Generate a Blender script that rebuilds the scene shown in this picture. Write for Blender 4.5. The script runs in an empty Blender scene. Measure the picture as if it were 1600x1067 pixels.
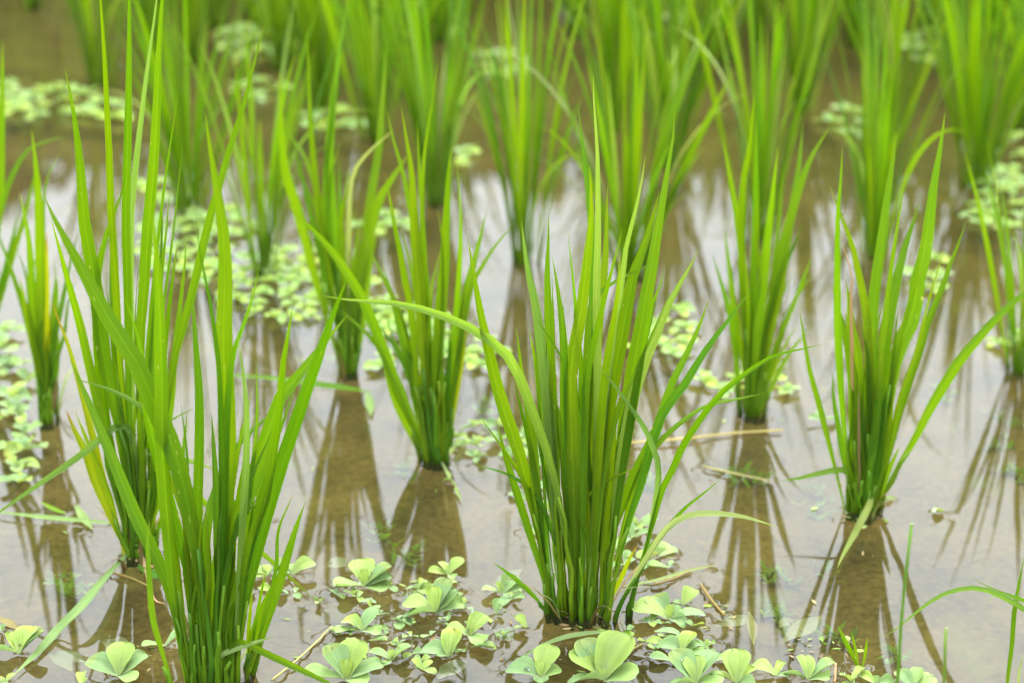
import bpy, math, random
import numpy as np
from mathutils import Vector, Matrix, Euler

random.seed(11)
RNG = np.random.RandomState(5)
scene = bpy.context.scene
COL = scene.collection
R = math.radians

# ------------------------------------------------------------------ camera
CAM_H = 1.05
F_PX = 3300.0                      # focal length in pixels of a 1600 px wide frame
PITCH = math.atan((533.5 + 700.0) / F_PX)
cam_data = bpy.data.cameras.new('camera')
cam = bpy.data.objects.new('camera', cam_data)
COL.objects.link(cam)
cam.location = (0, 0, CAM_H)
cam.rotation_euler = (math.pi / 2 - PITCH, 0, 0)
cam_data.sensor_width = 36.0
cam_data.lens = 36.0 * F_PX / 1600.0
cam_data.clip_start = 0.05
cam_data.clip_end = 600.0
cam_data.dof.use_dof = True
cam_data.dof.focus_distance = 2.10
cam_data.dof.aperture_fstop = 4.0
scene.camera = cam

# ------------------------------------------------------------------ light
SUN_EL, SUN_AZ = R(62), R(25)     # azimuth measured clockwise from +Y
world = bpy.data.worlds.new("World")
scene.world = world
world.use_nodes = True
wn, wl = world.node_tree.nodes, world.node_tree.links
wn.clear()
w_out = wn.new('ShaderNodeOutputWorld')
w_bg = wn.new('ShaderNodeBackground')
w_sky = wn.new('ShaderNodeTexSky')
w_sky.sky_type = 'NISHITA'
w_sky.sun_disc = False
w_sky.sun_elevation = SUN_EL
w_sky.sun_rotation = SUN_AZ
w_sky.dust_density = 4.0
w_tc = wn.new('ShaderNodeTexCoord')
w_noise = wn.new('ShaderNodeTexNoise')
w_noise.inputs['Scale'].default_value = 2.2
w_noise.inputs['Detail'].default_value = 5
w_ramp = wn.new('ShaderNodeValToRGB')
w_ramp.color_ramp.elements[0].position = 0.3
w_ramp.color_ramp.elements[0].color = (0.80, 0.885, 0.96, 1)
w_ramp.color_ramp.elements[1].position = 0.7
w_ramp.color_ramp.elements[1].color = (1.00, 1.07, 1.13, 1)
w_mix = wn.new('ShaderNodeMix')
w_mix.data_type = 'RGBA'
w_mix.inputs[0].default_value = 0.86            # cloud cover over the blue sky
wl.new(w_tc.outputs['Generated'], w_noise.inputs['Vector'])
wl.new(w_noise.outputs['Fac'], w_ramp.inputs['Fac'])
wl.new(w_sky.outputs['Color'], w_mix.inputs[6])
# overcast sky: about three times brighter overhead than at the horizon
w_sep = wn.new('ShaderNodeSeparateXYZ')
wl.new(w_tc.outputs['Generated'], w_sep.inputs[0])
w_grad = wn.new('ShaderNodeMapRange')
w_grad.inputs['From Min'].default_value = 0.0
w_grad.inputs['From Max'].default_value = 1.0
w_grad.inputs['To Min'].default_value = 1.2
w_grad.inputs['To Max'].default_value = 17.6
wl.new(w_sep.outputs[2], w_grad.inputs['Value'])
w_scale = wn.new('ShaderNodeVectorMath')
w_scale.operation = 'SCALE'
wl.new(w_ramp.outputs['Color'], w_scale.inputs[0])
wl.new(w_grad.outputs[0], w_scale.inputs['Scale'])
wl.new(w_scale.outputs[0], w_mix.inputs[7])
wl.new(w_mix.outputs[2], w_bg.inputs['Color'])
w_bg.inputs['Strength'].default_value = 0.15
wl.new(w_bg.outputs[0], w_out.inputs['Surface'])

sun_data = bpy.data.lights.new('sun', 'SUN')
sun_data.energy = 1.5
sun_data.angle = R(25)
sun_data.color = (1.0, 0.96, 0.88)
sun = bpy.data.objects.new('sun', sun_data)
COL.objects.link(sun)
sd = Vector((math.sin(SUN_AZ) * math.cos(SUN_EL), math.cos(SUN_AZ) * math.cos(SUN_EL), math.sin(SUN_EL)))
sun.rotation_euler = sd.to_track_quat('Z', 'Y').to_euler()
sun.location = (0, 0, 8)

scene.view_settings.view_transform = 'Standard'
scene.view_settings.look = 'None'
scene.view_settings.gamma = 1
scene.view_settings.use_curve_mapping = False
scene.view_settings.exposure = 2.4
scene.render.engine = 'CYCLES'
scene.cycles.use_denoising = True
scene.cycles.max_bounces = 10
scene.cycles.transparent_max_bounces = 16
scene.cycles.caustics_reflective = False
scene.cycles.caustics_refractive = False

# ------------------------------------------------------------------ helpers
FWD = Vector((0, math.cos(PITCH), -math.sin(PITCH)))
UP = Vector((0, math.sin(PITCH), math.cos(PITCH)))
RIGHT = Vector((1, 0, 0))
EYE = Vector((0, 0, CAM_H))


def ray(px, py):
    return FWD + RIGHT * ((px - 800.0) / F_PX) + UP * ((533.5 - py) / F_PX)


def ground(px, py, z=0.0):
    d = ray(px, py)
    return EYE + d * ((z - CAM_H) / d.z)


def at_depth(px, py, Y):
    d = ray(px, py)
    return EYE + d * (Y / d.y)


def px_to_m(p):
    """metres per photograph pixel at the point p"""
    return (p - EYE).dot(FWD) / F_PX


def tag(o, label=None, cat=None, group=None, kind=None):
    if label: o['label'] = label
    if cat: o['category'] = cat
    if group: o['group'] = group
    if kind: o['kind'] = kind
    return o


def empty(name, loc, rz=0.0, parent=None):
    o = bpy.data.objects.new(name, None)
    COL.objects.link(o)
    o.location = loc
    o.rotation_euler = (0, 0, rz)
    o.empty_display_size = 0.02
    if parent: o.parent = parent
    return o


def mesh_obj(name, verts, faces, mat, parent=None, cols=None, uvs=None, smooth=True):
    me = bpy.data.meshes.new(name)
    me.from_pydata([tuple(v) for v in verts], [], faces)
    if cols is not None:
        a = me.color_attributes.new('col', 'FLOAT_COLOR', 'POINT')
        a.data.foreach_set('color', np.asarray(cols, dtype=np.float32).ravel())
    if uvs is not None:
        uvl = me.uv_layers.new(name='UVMap')
        li = np.empty(len(me.loops), dtype=np.int32)
        me.loops.foreach_get('vertex_index', li)
        uvl.data.foreach_set('uv', np.asarray(uvs, dtype=np.float32)[li].ravel())
    if smooth:
        me.polygons.foreach_set('use_smooth', [True] * len(me.polygons))
    me.materials.append(mat)
    me.update()
    o = bpy.data.objects.new(name, me)
    COL.objects.link(o)
    if parent: o.parent = parent
    return o


def copy_tree(o, parent=None):
    c = o.copy()
    COL.objects.link(c)
    c.parent = parent
    for ch in o.children:
        copy_tree(ch, c)
    return c


def node_mat(name):
    m = bpy.data.materials.new(name)
    m.use_nodes = True
    nt = m.node_tree
    nt.nodes.clear()
    out = nt.nodes.new('ShaderNodeOutputMaterial')
    return m, nt, nt.nodes, nt.links, out


def math_node(nt, op, a=None, b=None, c=None):
    n = nt.nodes.new('ShaderNodeMath')
    n.operation = op
    for i, v in enumerate((a, b, c)):
        if v is None: continue
        if isinstance(v, (int, float)): n.inputs[i].default_value = v
        else: nt.links.new(v, n.inputs[i])
    return n.outputs[0]


def hsv_node(nt, col, hue=0.5, sat=1.0, val=1.0):
    n = nt.nodes.new('ShaderNodeHueSaturation')
    nt.links.new(col, n.inputs['Color'])
    for k, v in (('Hue', hue), ('Saturation', sat), ('Value', val)):
        if isinstance(v, (int, float)): n.inputs[k].default_value = v
        else: nt.links.new(v, n.inputs[k])
    return n.outputs[0]


# ------------------------------------------------------------------ materials
def leaf_material(name, stripes=14.0, transl=0.45, rough=0.42, gloss=0.14, speck=True, rib_gain=0.22, relief=0.0006):
    m, nt, N, L, out = node_mat(name)
    at = N.new('ShaderNodeAttribute'); at.attribute_name = 'col'
    info = N.new('ShaderNodeObjectInfo')
    uv = N.new('ShaderNodeUVMap')
    sep = N.new('ShaderNodeSeparateXYZ'); L.new(uv.outputs[0], sep.inputs[0])
    # lengthwise veins
    cmb = N.new('ShaderNodeCombineXYZ')
    L.new(math_node(nt, 'MULTIPLY', sep.outputs[0], stripes), cmb.inputs[0])
    L.new(math_node(nt, 'MULTIPLY', sep.outputs[1], 1.3), cmb.inputs[1])
    L.new(math_node(nt, 'MULTIPLY', info.outputs['Random'], 60.0), cmb.inputs[2])
    vein = N.new('ShaderNodeTexNoise'); vein.inputs['Scale'].default_value = 1.0
    vein.inputs['Detail'].default_value = 2.0
    L.new(cmb.outputs[0], vein.inputs['Vector'])
    # slow mottling along the leaf
    cmb2 = N.new('ShaderNodeCombineXYZ')
    L.new(math_node(nt, 'MULTIPLY', sep.outputs[0], 1.2), cmb2.inputs[0])
    L.new(math_node(nt, 'MULTIPLY', sep.outputs[1], 5.0), cmb2.inputs[1])
    L.new(math_node(nt, 'MULTIPLY', info.outputs['Random'], 91.0), cmb2.inputs[2])
    mot = N.new('ShaderNodeTexNoise'); mot.inputs['Scale'].default_value = 1.0
    mot.inputs['Detail'].default_value = 3.0
    L.new(cmb2.outputs[0], mot.inputs['Vector'])
    val = math_node(nt, 'ADD', math_node(nt, 'MULTIPLY', vein.outputs['Fac'], 0.45),
                    math_node(nt, 'MULTIPLY', mot.outputs['Fac'], 0.35))
    val = math_node(nt, 'ADD', val, 0.60)
    # pale midrib
    rib = math_node(nt, 'ABSOLUTE', math_node(nt, 'SUBTRACT', sep.outputs[0], 0.5))
    rib = math_node(nt, 'LESS_THAN', rib, 0.045)
    val = math_node(nt, 'ADD', val, math_node(nt, 'MULTIPLY', rib, rib_gain))
    hue = math_node(nt, 'ADD', math_node(nt, 'MULTIPLY', mot.outputs['Fac'], -0.03), 0.515)
    base = hsv_node(nt, at.outputs['Color'], hue, 1.0, val)
    if speck:
        # small pale feeding marks
        cmb3 = N.new('ShaderNodeCombineXYZ')
        L.new(math_node(nt, 'MULTIPLY', sep.outputs[0], 9.0), cmb3.inputs[0])
        L.new(math_node(nt, 'MULTIPLY', sep.outputs[1], 55.0), cmb3.inputs[1])
        L.new(math_node(nt, 'MULTIPLY', info.outputs['Random'], 37.0), cmb3.inputs[2])
        sp = N.new('ShaderNodeTexNoise'); sp.inputs['Scale'].default_value = 1.0
        sp.inputs['Detail'].default_value = 0.0
        L.new(cmb3.outputs[0], sp.inputs['Vector'])
        spot = math_node(nt, 'GREATER_THAN', sp.outputs['Fac'], 0.83)
        mx = N.new('ShaderNodeMix'); mx.data_type = 'RGBA'
        L.new(math_node(nt, 'MULTIPLY', spot, 0.7), mx.inputs[0])
        L.new(base, mx.inputs[6]); mx.inputs[7].default_value = (0.20, 0.21, 0.045, 1)
        base = mx.outputs[2]
    bump = N.new('ShaderNodeBump'); bump.inputs['Strength'].default_value = 0.35
    bump.inputs['Distance'].default_value = relief
    L.new(vein.outputs['Fac'], bump.inputs['Height'])
    dif = N.new('ShaderNodeBsdfDiffuse'); L.new(base, dif.inputs['Color'])
    tr = N.new('ShaderNodeBsdfTranslucent')
    L.new(hsv_node(nt, base, 0.487, 1.05, 1.7), tr.inputs['Color'])
    gl = N.new('ShaderNodeBsdfGlossy'); gl.inputs['Roughness'].default_value = rough
    gl.inputs['Color'].default_value = (gloss, gloss, gloss, 1)
    for n_ in (dif, tr, gl):
        L.new(bump.outputs[0], n_.inputs['Normal'])
    m1 = N.new('ShaderNodeMixShader'); m1.inputs[0].default_value = transl
    L.new(dif.outputs[0], m1.inputs[1]); L.new(tr.outputs[0], m1.inputs[2])
    # two-sided Schlick reflectance of the waxy surface
    geo = N.new('ShaderNodeNewGeometry')
    dot = N.new('ShaderNodeVectorMath'); dot.operation = 'DOT_PRODUCT'
    L.new(geo.outputs['Incoming'], dot.inputs[0]); L.new(bump.outputs[0], dot.inputs[1])
    cosv = math_node(nt, 'ABSOLUTE', dot.outputs['Value'])
    fr = math_node(nt, 'POWER', math_node(nt, 'SUBTRACT', 1.0, cosv), 5.0)
    fr = math_node(nt, 'MINIMUM', math_node(nt, 'ADD', math_node(nt, 'MULTIPLY', fr, 0.8), 0.035), 0.5)
    m2 = N.new('ShaderNodeMixShader')
    L.new(fr, m2.inputs[0]); L.new(m1.outputs[0], m2.inputs[1]); L.new(gl.outputs[0], m2.inputs[2])
    L.new(m2.outputs[0], out.inputs['Surface'])
    return m


M_RICE = leaf_material('rice_leaf', 16.0, 0.48)
M_STEM = leaf_material('rice_stem', 8.0, 0.18, 0.4, 0.14, speck=False, rib_gain=0.0)
M_PIST = leaf_material('water_lettuce_leaf', 9.0, 0.35, 0.50, 0.30, speck=False, rib_gain=0.05, relief=0.0022)
M_DRY = leaf_material('dry_straw', 8.0, 0.15, 0.6, 0.15, speck=False, rib_gain=0.0)


def mud_material():
    m, nt, N, L, out = node_mat('mud')
    geo = N.new('ShaderNodeNewGeometry')
    n1 = N.new('ShaderNodeTexNoise'); n1.inputs['Scale'].default_value = 9.0; n1.inputs['Detail'].default_value = 8
    n1.inputs['Roughness'].default_value = 0.65
    n2 = N.new('ShaderNodeTexNoise'); n2.inputs['Scale'].default_value = 120.0; n2.inputs['Detail'].default_value = 5
    n3 = N.new('ShaderNodeTexNoise'); n3.inputs['Scale'].default_value = 14.0; n3.inputs['Detail'].default_value = 4
    for n_ in (n1, n2, n3): L.new(geo.outputs['Position'], n_.inputs['Vector'])
    rp = N.new('ShaderNodeValToRGB')
    rp.color_ramp.elements[0].position = 0.36; rp.color_ramp.elements[0].color = (0.0190, 0.0145, 0.0045, 1)
    rp.color_ramp.elements[1].position = 0.64; rp.color_ramp.elements[1].color = (0.066, 0.051, 0.0150, 1)
    mixv = math_node(nt, 'ADD', math_node(nt, 'MULTIPLY', n1.outputs['Fac'], 0.55),
                     math_node(nt, 'MULTIPLY', n2.outputs['Fac'], 0.45))
    L.new(mixv, rp.inputs['Fac'])
    ag = N.new('ShaderNodeValToRGB')
    ag.color_ramp.elements[0].position = 0.60; ag.color_ramp.elements[0].color = (0, 0, 0, 1)
    ag.color_ramp.elements[1].position = 0.72; ag.color_ramp.elements[1].color = (0.55, 0.55, 0.55, 1)
    L.new(n3.outputs['Fac'], ag.inputs['Fac'])
    mx = N.new('ShaderNodeMix'); mx.data_type = 'RGBA'
    L.new(ag.outputs[0], mx.inputs[0]); L.new(rp.outputs[0], mx.inputs[6])
    mx.inputs[7].default_value = (0.048, 0.060, 0.010, 1)
    b = N.new('ShaderNodeBump'); b.inputs['Strength'].default_value = 0.6; b.inputs['Distance'].default_value = 0.004
    L.new(mixv, b.inputs['Height'])
    p = N.new('ShaderNodeBsdfDiffuse')
    L.new(mx.outputs[2], p.inputs['Color']); L.new(b.outputs[0], p.inputs['Normal'])
    L.new(p.outputs[0], out.inputs['Surface'])
    return m


def water_material():
    m, nt, N, L, out = node_mat('paddy_water')
    geo = N.new('ShaderNodeNewGeometry')
    n2 = N.new('ShaderNodeTexNoise'); n2.inputs['Scale'].default_value = 2.3; n2.inputs['Detail'].default_value = 3
    n3 = N.new('ShaderNodeTexNoise'); n3.inputs['Scale'].default_value = 60.0; n3.inputs['Detail'].default_value = 3
    for n_ in (n2, n3): L.new(geo.outputs['Position'], n_.inputs['Vector'])
    fr = N.new('ShaderNodeFresnel'); fr.inputs['IOR'].default_value = 1.333
    tr = N.new('ShaderNodeBsdfTransparent'); tr.inputs['Color'].default_value = (0.90, 0.87, 0.78, 1)
    silt = N.new('ShaderNodeBsdfDiffuse'); silt.inputs['Color'].default_value = (0.050, 0.045, 0.021, 1)
    gl = N.new('ShaderNodeBsdfGlossy'); gl.inputs['Roughness'].default_value = 0.0
    ms = N.new('ShaderNodeMixShader')
    sil = math_node(nt, 'ADD', math_node(nt, 'MULTIPLY', n2.outputs['Fac'], 0.16),
                    math_node(nt, 'MULTIPLY', n3.outputs['Fac'], 0.10))
    L.new(sil, ms.inputs[0])
    L.new(tr.outputs[0], ms.inputs[1]); L.new(silt.outputs[0], ms.inputs[2])
    mw = N.new('ShaderNodeMixShader')
    L.new(fr.outputs[0], mw.inputs[0]); L.new(ms.outputs[0], mw.inputs[1]); L.new(gl.outputs[0], mw.inputs[2])
    L.new(mw.outputs[0], out.inputs['Surface'])
    return m


def plain_material(name, c1, c2, scale=8.0, rough=0.8):
    m, nt, N, L, out = node_mat(name)
    geo = N.new('ShaderNodeNewGeometry')
    n = N.new('ShaderNodeTexNoise'); n.inputs['Scale'].default_value = scale; n.inputs['Detail'].default_value = 6
    L.new(geo.outputs['Position'], n.inputs['Vector'])
    r = N.new('ShaderNodeValToRGB')
    r.color_ramp.elements[0].position = 0.35; r.color_ramp.elements[0].color = c1 + (1,)
    r.color_ramp.elements[1].position = 0.65; r.color_ramp.elements[1].color = c2 + (1,)
    L.new(n.outputs['Fac'], r.inputs['Fac'])
    p = N.new('ShaderNodeBsdfPrincipled'); p.inputs['Roughness'].default_value = rough
    L.new(r.outputs[0], p.inputs['Base Color']); L.new(p.outputs[0], out.inputs['Surface'])
    return m


M_MUD = mud_material()
M_WATER = water_material()
M_BANK = plain_material('bank_grass', (0.035, 0.06, 0.012), (0.075, 0.11, 0.025), 3.0)
M_TREE = plain_material('tree_foliage', (0.02, 0.04, 0.01), (0.05, 0.08, 0.02), 1.2)
M_BARK = plain_material('bark', (0.06, 0.045, 0.03), (0.11, 0.085, 0.06), 6.0)
M_BUG = plain_material('spider_skin', (0.02, 0.016, 0.012), (0.07, 0.055, 0.04), 300.0, 0.5)


def drop_material():
    m, nt, N, L, out = node_mat('water_drop')
    g = N.new('ShaderNodeBsdfGlass'); g.inputs['IOR'].default_value = 1.33; g.inputs['Roughness'].default_value = 0.0
    t = N.new('ShaderNodeBsdfTransparent')
    mx = N.new('ShaderNodeMixShader'); mx.inputs[0].default_value = 0.65
    L.new(t.outputs[0], mx.inputs[1]); L.new(g.outputs[0], mx.inputs[2])
    L.new(mx.outputs[0], out.inputs['Surface'])
    return m


M_DROP = drop_material()

# ------------------------------------------------------------------ leaf ribbons
PALETTE = {
    'g': (0.056, 0.119, 0.0042), 'd': (0.036, 0.093, 0.0044), 'y': (0.070, 0.133, 0.0040),
    'p': (0.080, 0.142, 0.0170), 'o': (0.120, 0.160, 0.0050), 's': (0.200, 0.130, 0.0550),
    'l': (0.120, 0.165, 0.0400), 'b': (0.118, 0.088, 0.0240), 'w': (0.235, 0.195, 0.0620), 'u': (0.105, 0.125, 0.0480),
}


def leaf_colour(code):
    c = np.array(PALETTE[code])
    j = random.uniform(0.86, 1.16)
    return np.array((c[0] * j * random.uniform(0.88, 1.14), c[1] * j, c[2] * j * random.uniform(0.8, 1.4)))


def resample(pts, n):
    """smooth a polyline (Catmull-Rom) and resample it evenly"""
    P = [np.array(p, float) for p in pts]
    if len(P) == 2:
        P = [P[0], (P[0] + P[1]) / 2, P[1]]
    ext = [2 * P[0] - P[1]] + P + [2 * P[-1] - P[-2]]
    fine = []
    for i in range(1, len(ext) - 2):
        p0, p1, p2, p3 = ext[i - 1:i + 3]
        for k in range(12):
            t = k / 12.0
            fine.append(0.5 * ((2 * p1) + (-p0 + p2) * t + (2 * p0 - 5 * p1 + 4 * p2 - p3) * t * t
                               + (-p0 + 3 * p1 - 3 * p2 + p3) * t ** 3))
    fine.append(P[-1])
    fine = np.array(fine)
    s = np.concatenate([[0], np.cumsum(np.linalg.norm(np.diff(fine, axis=0), axis=1))])
    u = np.linspace(0, s[-1], n)
    return np.stack([np.interp(u, s, fine[:, k]) for k in range(fine.shape[1])], axis=1)


def width_profile(t, base=0.40, peak=0.48):
    """blade half-width along its length, 0 = base, 1 = tip"""
    if t < peak:
        k = t / peak
        return base + (1 - base) * (k * k * (3 - 2 * k))
    k = (t - peak) / (1 - peak)
    return max(0.0, 1 - k ** 2.1) * (1 - 0.12 * k)


def ribbon(name, path, width, normal0, mat, parent, code, origin, base=0.40, peak=0.48, fold=0.35, twist=0.0, seed=None):
    """path: (n,3) world points base->tip. width metres. normal0: direction the face looks."""
    n = len(path)
    path = np.asarray(path)
    tan = np.gradient(path, axis=0)
    tan /= np.linalg.norm(tan, axis=1)[:, None] + 1e-9
    verts, uvs, cols = [], [], []
    colr = leaf_colour(code)
    NW = 5
    nz = np.array(normal0, float)
    tipc = np.array((0.17, 0.08, 0.015)) if code == 'o' else colr * np.array((1.25, 1.05, 1.0))
    tipstart = random.uniform(0.78, 0.88) if code == 'o' else 0.9
    if code in 'gyd' and random.random() < 0.14:           # some tips have dried
        tipc = np.array((0.17, 0.12, 0.035)); tipstart = random.uniform(0.93, 0.97)
    phase = random.uniform(0, 6.28)
    for i in range(n):
        t = i / (n - 1)
        T = tan[i]
        nn = nz - T * nz.dot(T)
        nn /= np.linalg.norm(nn) + 1e-9
        a = twist * (t - 0.3) + 0.08 * math.sin(phase + 7 * t)
        side = np.cross(T, nn)
        nn2 = nn * math.cos(a) + side * math.sin(a)
        side = np.cross(T, nn2)
        hw = 0.5 * width * width_profile(t, base, peak)
        fa = fold + (1.0 - fold) * max(0.0, 1 - t / 0.35) * 0.8     # sheath: rolled at the base
        for k in range(NW):
            u = k / (NW - 1) * 2 - 1
            off = side * (u * hw * math.cos(fa * 0.8)) + nn2 * (abs(u) * hw * math.sin(fa * 0.8))
            off = off + nn2 * (0.06 * hw * math.sin(9 * t + phase + u))
            verts.append(path[i] + off - origin)
            uvs.append((k / (NW - 1), t))
            f = min(1.0, max(0.0, (t - tipstart) / (1 - tipstart)))
            c = colr * (1 - f) + tipc * f
            cols.append((c[0], c[1], c[2], 1))
    faces = []
    for i in range(n - 1):
        for k in range(NW - 1):
            a = i * NW + k
            faces.append((a, a + 1, a + NW + 1, a + NW))
    return mesh_obj(name, verts, faces, mat, parent, cols, uvs)


def tube(name, path, radii, mat, parent, col, origin, sides=7):
    path = np.asarray(path)
    n = len(path)
    tan = np.gradient(path, axis=0)
    tan /= np.linalg.norm(tan, axis=1)[:, None] + 1e-9
    verts, faces, uvs, cols = [], [], [], []
    ref = np.array((0.13, 0.97, 0.2))
    for i in range(n):
        T = tan[i]
        a = np.cross(T, ref); a /= np.linalg.norm(a) + 1e-9
        b = np.cross(T, a)
        for k in range(sides):
            an = 2 * math.pi * k / sides
            verts.append(path[i] + (a * math.cos(an) + b * math.sin(an)) * radii[i] - origin)
            uvs.append((k / sides, i / (n - 1)))
            cols.append((col[0], col[1], col[2], 1))
    for i in range(n - 1):
        for k in range(sides):
            faces.append((i * sides + k, i * sides + (k + 1) % sides, (i + 1) * sides + (k + 1) % sides, (i + 1) * sides + k))
    faces.append(tuple(range(sides))[::-1])
    faces.append(tuple((n - 1) * sides + k for k in range(sides)))
    return mesh_obj(name, verts, faces, mat, parent, cols, uvs)


CONTACT = []        # (x, y, radius) of everything that pierces or lies on the water


def extra_blades(base_px, blades, count):
    """further fine blades filling the hill, inside the outline of the drawn ones"""
    tall = [b for b in blades if b[2][0][1] < base_px[1] - 120 and len(b) == 3]
    out = []
    for i in range(count):
        a, b = random.choice(tall), random.choice(tall)
        k = random.uniform(0.25, 0.75)
        pa, pb = resample(a[2], 6), resample(b[2], 6)
        p = pa * k + pb * (1 - k)
        f = random.uniform(0.45, 0.95)                     # shorter than its neighbours
        base = p[-1] + np.array((random.gauss(0, 4), random.uniform(-6, 2)))
        q = [tuple(base + (v - p[-1]) * f + np.array((random.gauss(0, 3), 0))) for v in p[:-1]] + [tuple(base)]
        out.append((random.uniform(5, 10), random.choice('gggddy'), q))
    return out


def sheath_scraps(base_px, count, parent, org):
    """withered outer sheaths and mud stained stubs at the foot of a hill"""
    s = px_to_m(ground(*base_px)) * 1.0
    for i in range(count):
        a = random.uniform(0, 6.28); r = random.uniform(0.006, 0.030)
        b = org + np.array((r * math.cos(a), r * math.sin(a), -0.008))
        l = random.uniform(0.03, 0.09); lean = random.uniform(0.1, 0.7)
        d = np.array((math.cos(a) * lean, math.sin(a) * lean, 1.0))
        path = [b + d * l * t + np.array((math.cos(a), math.sin(a), -0.8)) * 0.35 * l * t ** 3 for t in np.linspace(0, 1, 8)]
        o = ribbon('dry_leaf', path, random.uniform(0.003, 0.006), np.array((math.cos(a), math.sin(a), 0.3)), M_DRY, parent,
                   random.choice('bbl'), org, base=0.8, peak=0.3)
        CONTACT.append((b[0], b[1], 0.002))


def traced_plant(label, base_px, blades, stem_p=0.55, group='rice plants in the flooded field', name='rice_plant', cat='rice plant', extra=0, scraps=0):
    """A rice hill whose blades follow outlines read off the photograph, each at the hill's own distance."""
    G = ground(*base_px)
    org = np.array(G)
    root = empty(name, G)
    tag(root, label, cat, group)
    if extra: blades = blades + extra_blades(base_px, blades, extra)
    if scraps: sheath_scraps(base_px, scraps, root, org)
    for bl in blades:
        w, code, pts = bl[0], bl[1], bl[2]
        mode = bl[3] if len(bl) > 3 else 'U'
        pts = pts[::-1]                                   # base -> tip
        n = 20 if len(pts) > 4 else 14
        P2 = resample(pts, n)
        b0 = ground(P2[0][0], P2[0][1])
        if mode == 'W':                                   # droops onto / lies on the water
            z0, z1 = 0.03, 0.004
            path = []
            for i, p in enumerate(P2):
                t = i / (n - 1)
                path.append(ground(p[0], p[1], z1 + (z0 - z1) * math.sin(min(1, t * 1.6) * math.pi) * 0.8))
            path = [np.array(p) for p in path]
            nrm = np.array((0.1, -0.25, 1.0))
            sc = px_to_m(Vector(path[n // 2])) * w * 1.25
        else:
            L = sum((Vector(P2[i + 1]) - Vector(P2[i])).length for i in range(n - 1)) * px_to_m(b0)
            lean = random.uniform(-0.16, 0.16) * L
            if mode == 'F': lean = -random.uniform(0.15, 0.25) * L      # comes towards the viewer
            if mode == 'K': lean = random.uniform(0.1, 0.2) * L         # goes away
            path = []
            for i, p in enumerate(P2):
                t = i / (n - 1)
                path.append(np.array(at_depth(p[0], p[1], b0.y + lean * t ** 1.6)))
            for i in range(3, n):                          # nothing dips under the water
                if path[i][2] < 0.004: path[i] = np.array(ground(P2[i][0], P2[i][1], 0.004))
            path[0][2] = min(path[0][2], 0.0) - 0.01
            view = np.array(EYE) - path[n // 2]
            view /= np.linalg.norm(view)
            T = path[-1] - path[0]; T /= np.linalg.norm(T)
            ang = random.uniform(-0.75, 0.75)
            s_ = np.cross(T, view)
            nrm = view * math.cos(ang) + s_ * math.sin(ang)
            if random.random() < 0.5: nrm = -nrm
            sc = px_to_m(Vector(path[n // 2])) * w / max(0.72, math.cos(ang)) * 0.94
        mat = M_DRY if code in 'sb' else M_RICE
        nm = 'dry_leaf' if code in 'sb' else 'leaf'
        o = ribbon(nm, path, sc, nrm, mat, root, code, org, twist=random.uniform(-0.7, 0.7),
                   fold=random.uniform(0.2, 0.5), base=0.42 if mode != 'W' else 0.5)
        if code == 's': o['label'] = 'withered straw coloured leaf'
        if code == 'o': o['label'] = 'yellowing leaf with browned tip'
        if mode != 'W' and b0.z < 0.02:
            CONTACT.append((path[0][0], path[0][1], 0.003))
            if random.random() < stem_p and len(path) > 13:
                m = max(4, int(n * random.uniform(0.22, 0.36)))
                sp = [p + np.array((random.uniform(-.002, .002), -0.003, 0)) for p in path[:m]]
                r0 = random.uniform(0.0026, 0.0036)
                cc = leaf_colour(random.choice('gggdy')) * np.array((0.95, 0.9, 1.0))
                tube('stem', sp, np.linspace(r0, r0 * 0.55, m), M_STEM, root, cc, org)
    return root


def make_rice_proto(seed, n=20, h=0.52, spread=1.0, droop=0.12):
    """A whole rice hill grown from rules, at the origin."""
    st = random.getstate(); random.seed(seed)
    root = empty('rice_plant', (0, 0, 0))
    org = np.zeros(3)
    for i in range(n):
        az = random.uniform(0, 2 * math.pi)
        r0 = random.uniform(0, 0.028) ** 1.0
        b = np.array((r0 * math.cos(az), r0 * math.sin(az), -0.01))
        az2 = az + random.gauss(0, 0.5)
        L = h * random.uniform(0.55, 1.08)
        lean = R(random.uniform(3, 17)) * spread
        bend = R(random.uniform(2, 22)); thin = 1.0
        if random.random() < droop:
            bend = R(random.uniform(45, 100)); L *= 0.95; thin = 0.62
        m = 16
        p = b.copy(); path = [p.copy()]
        for k in range(1, m):
            t = k / (m - 1)
            th = lean + bend * t ** 2.4
            d = np.array((math.sin(th) * math.cos(az2), math.sin(th) * math.sin(az2), math.cos(th)))
            p = p + d * L / (m - 1)
            path.append(p.copy())
        na = az2 + random.uniform(-0.9, 0.9)
        nrm = np.array((-math.cos(na), -math.sin(na), 0.25))
        code = random.choices('gdypo', (0.46, 0.2, 0.24, 0.09, 0.01))[0] if thin == 1.0 else random.choice('plg')
        ribbon('leaf', path, thin * random.uniform(0.0070, 0.0145), nrm, M_RICE, root, code, org,
               twist=random.uniform(-1.2, 1.2), fold=random.uniform(0.2, 0.5))
        if random.random() < 0.2:
            q = max(4, int(m * 0.32))
            r_ = random.uniform(0.0026, 0.0036)
            tube('stem', path[:q], np.linspace(r_, r_ * 0.55, q), M_STEM, root,
                 leaf_colour(random.choice('gggdy')) * 0.95, org, sides=6)
    random.setstate(st)
    return root


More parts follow.
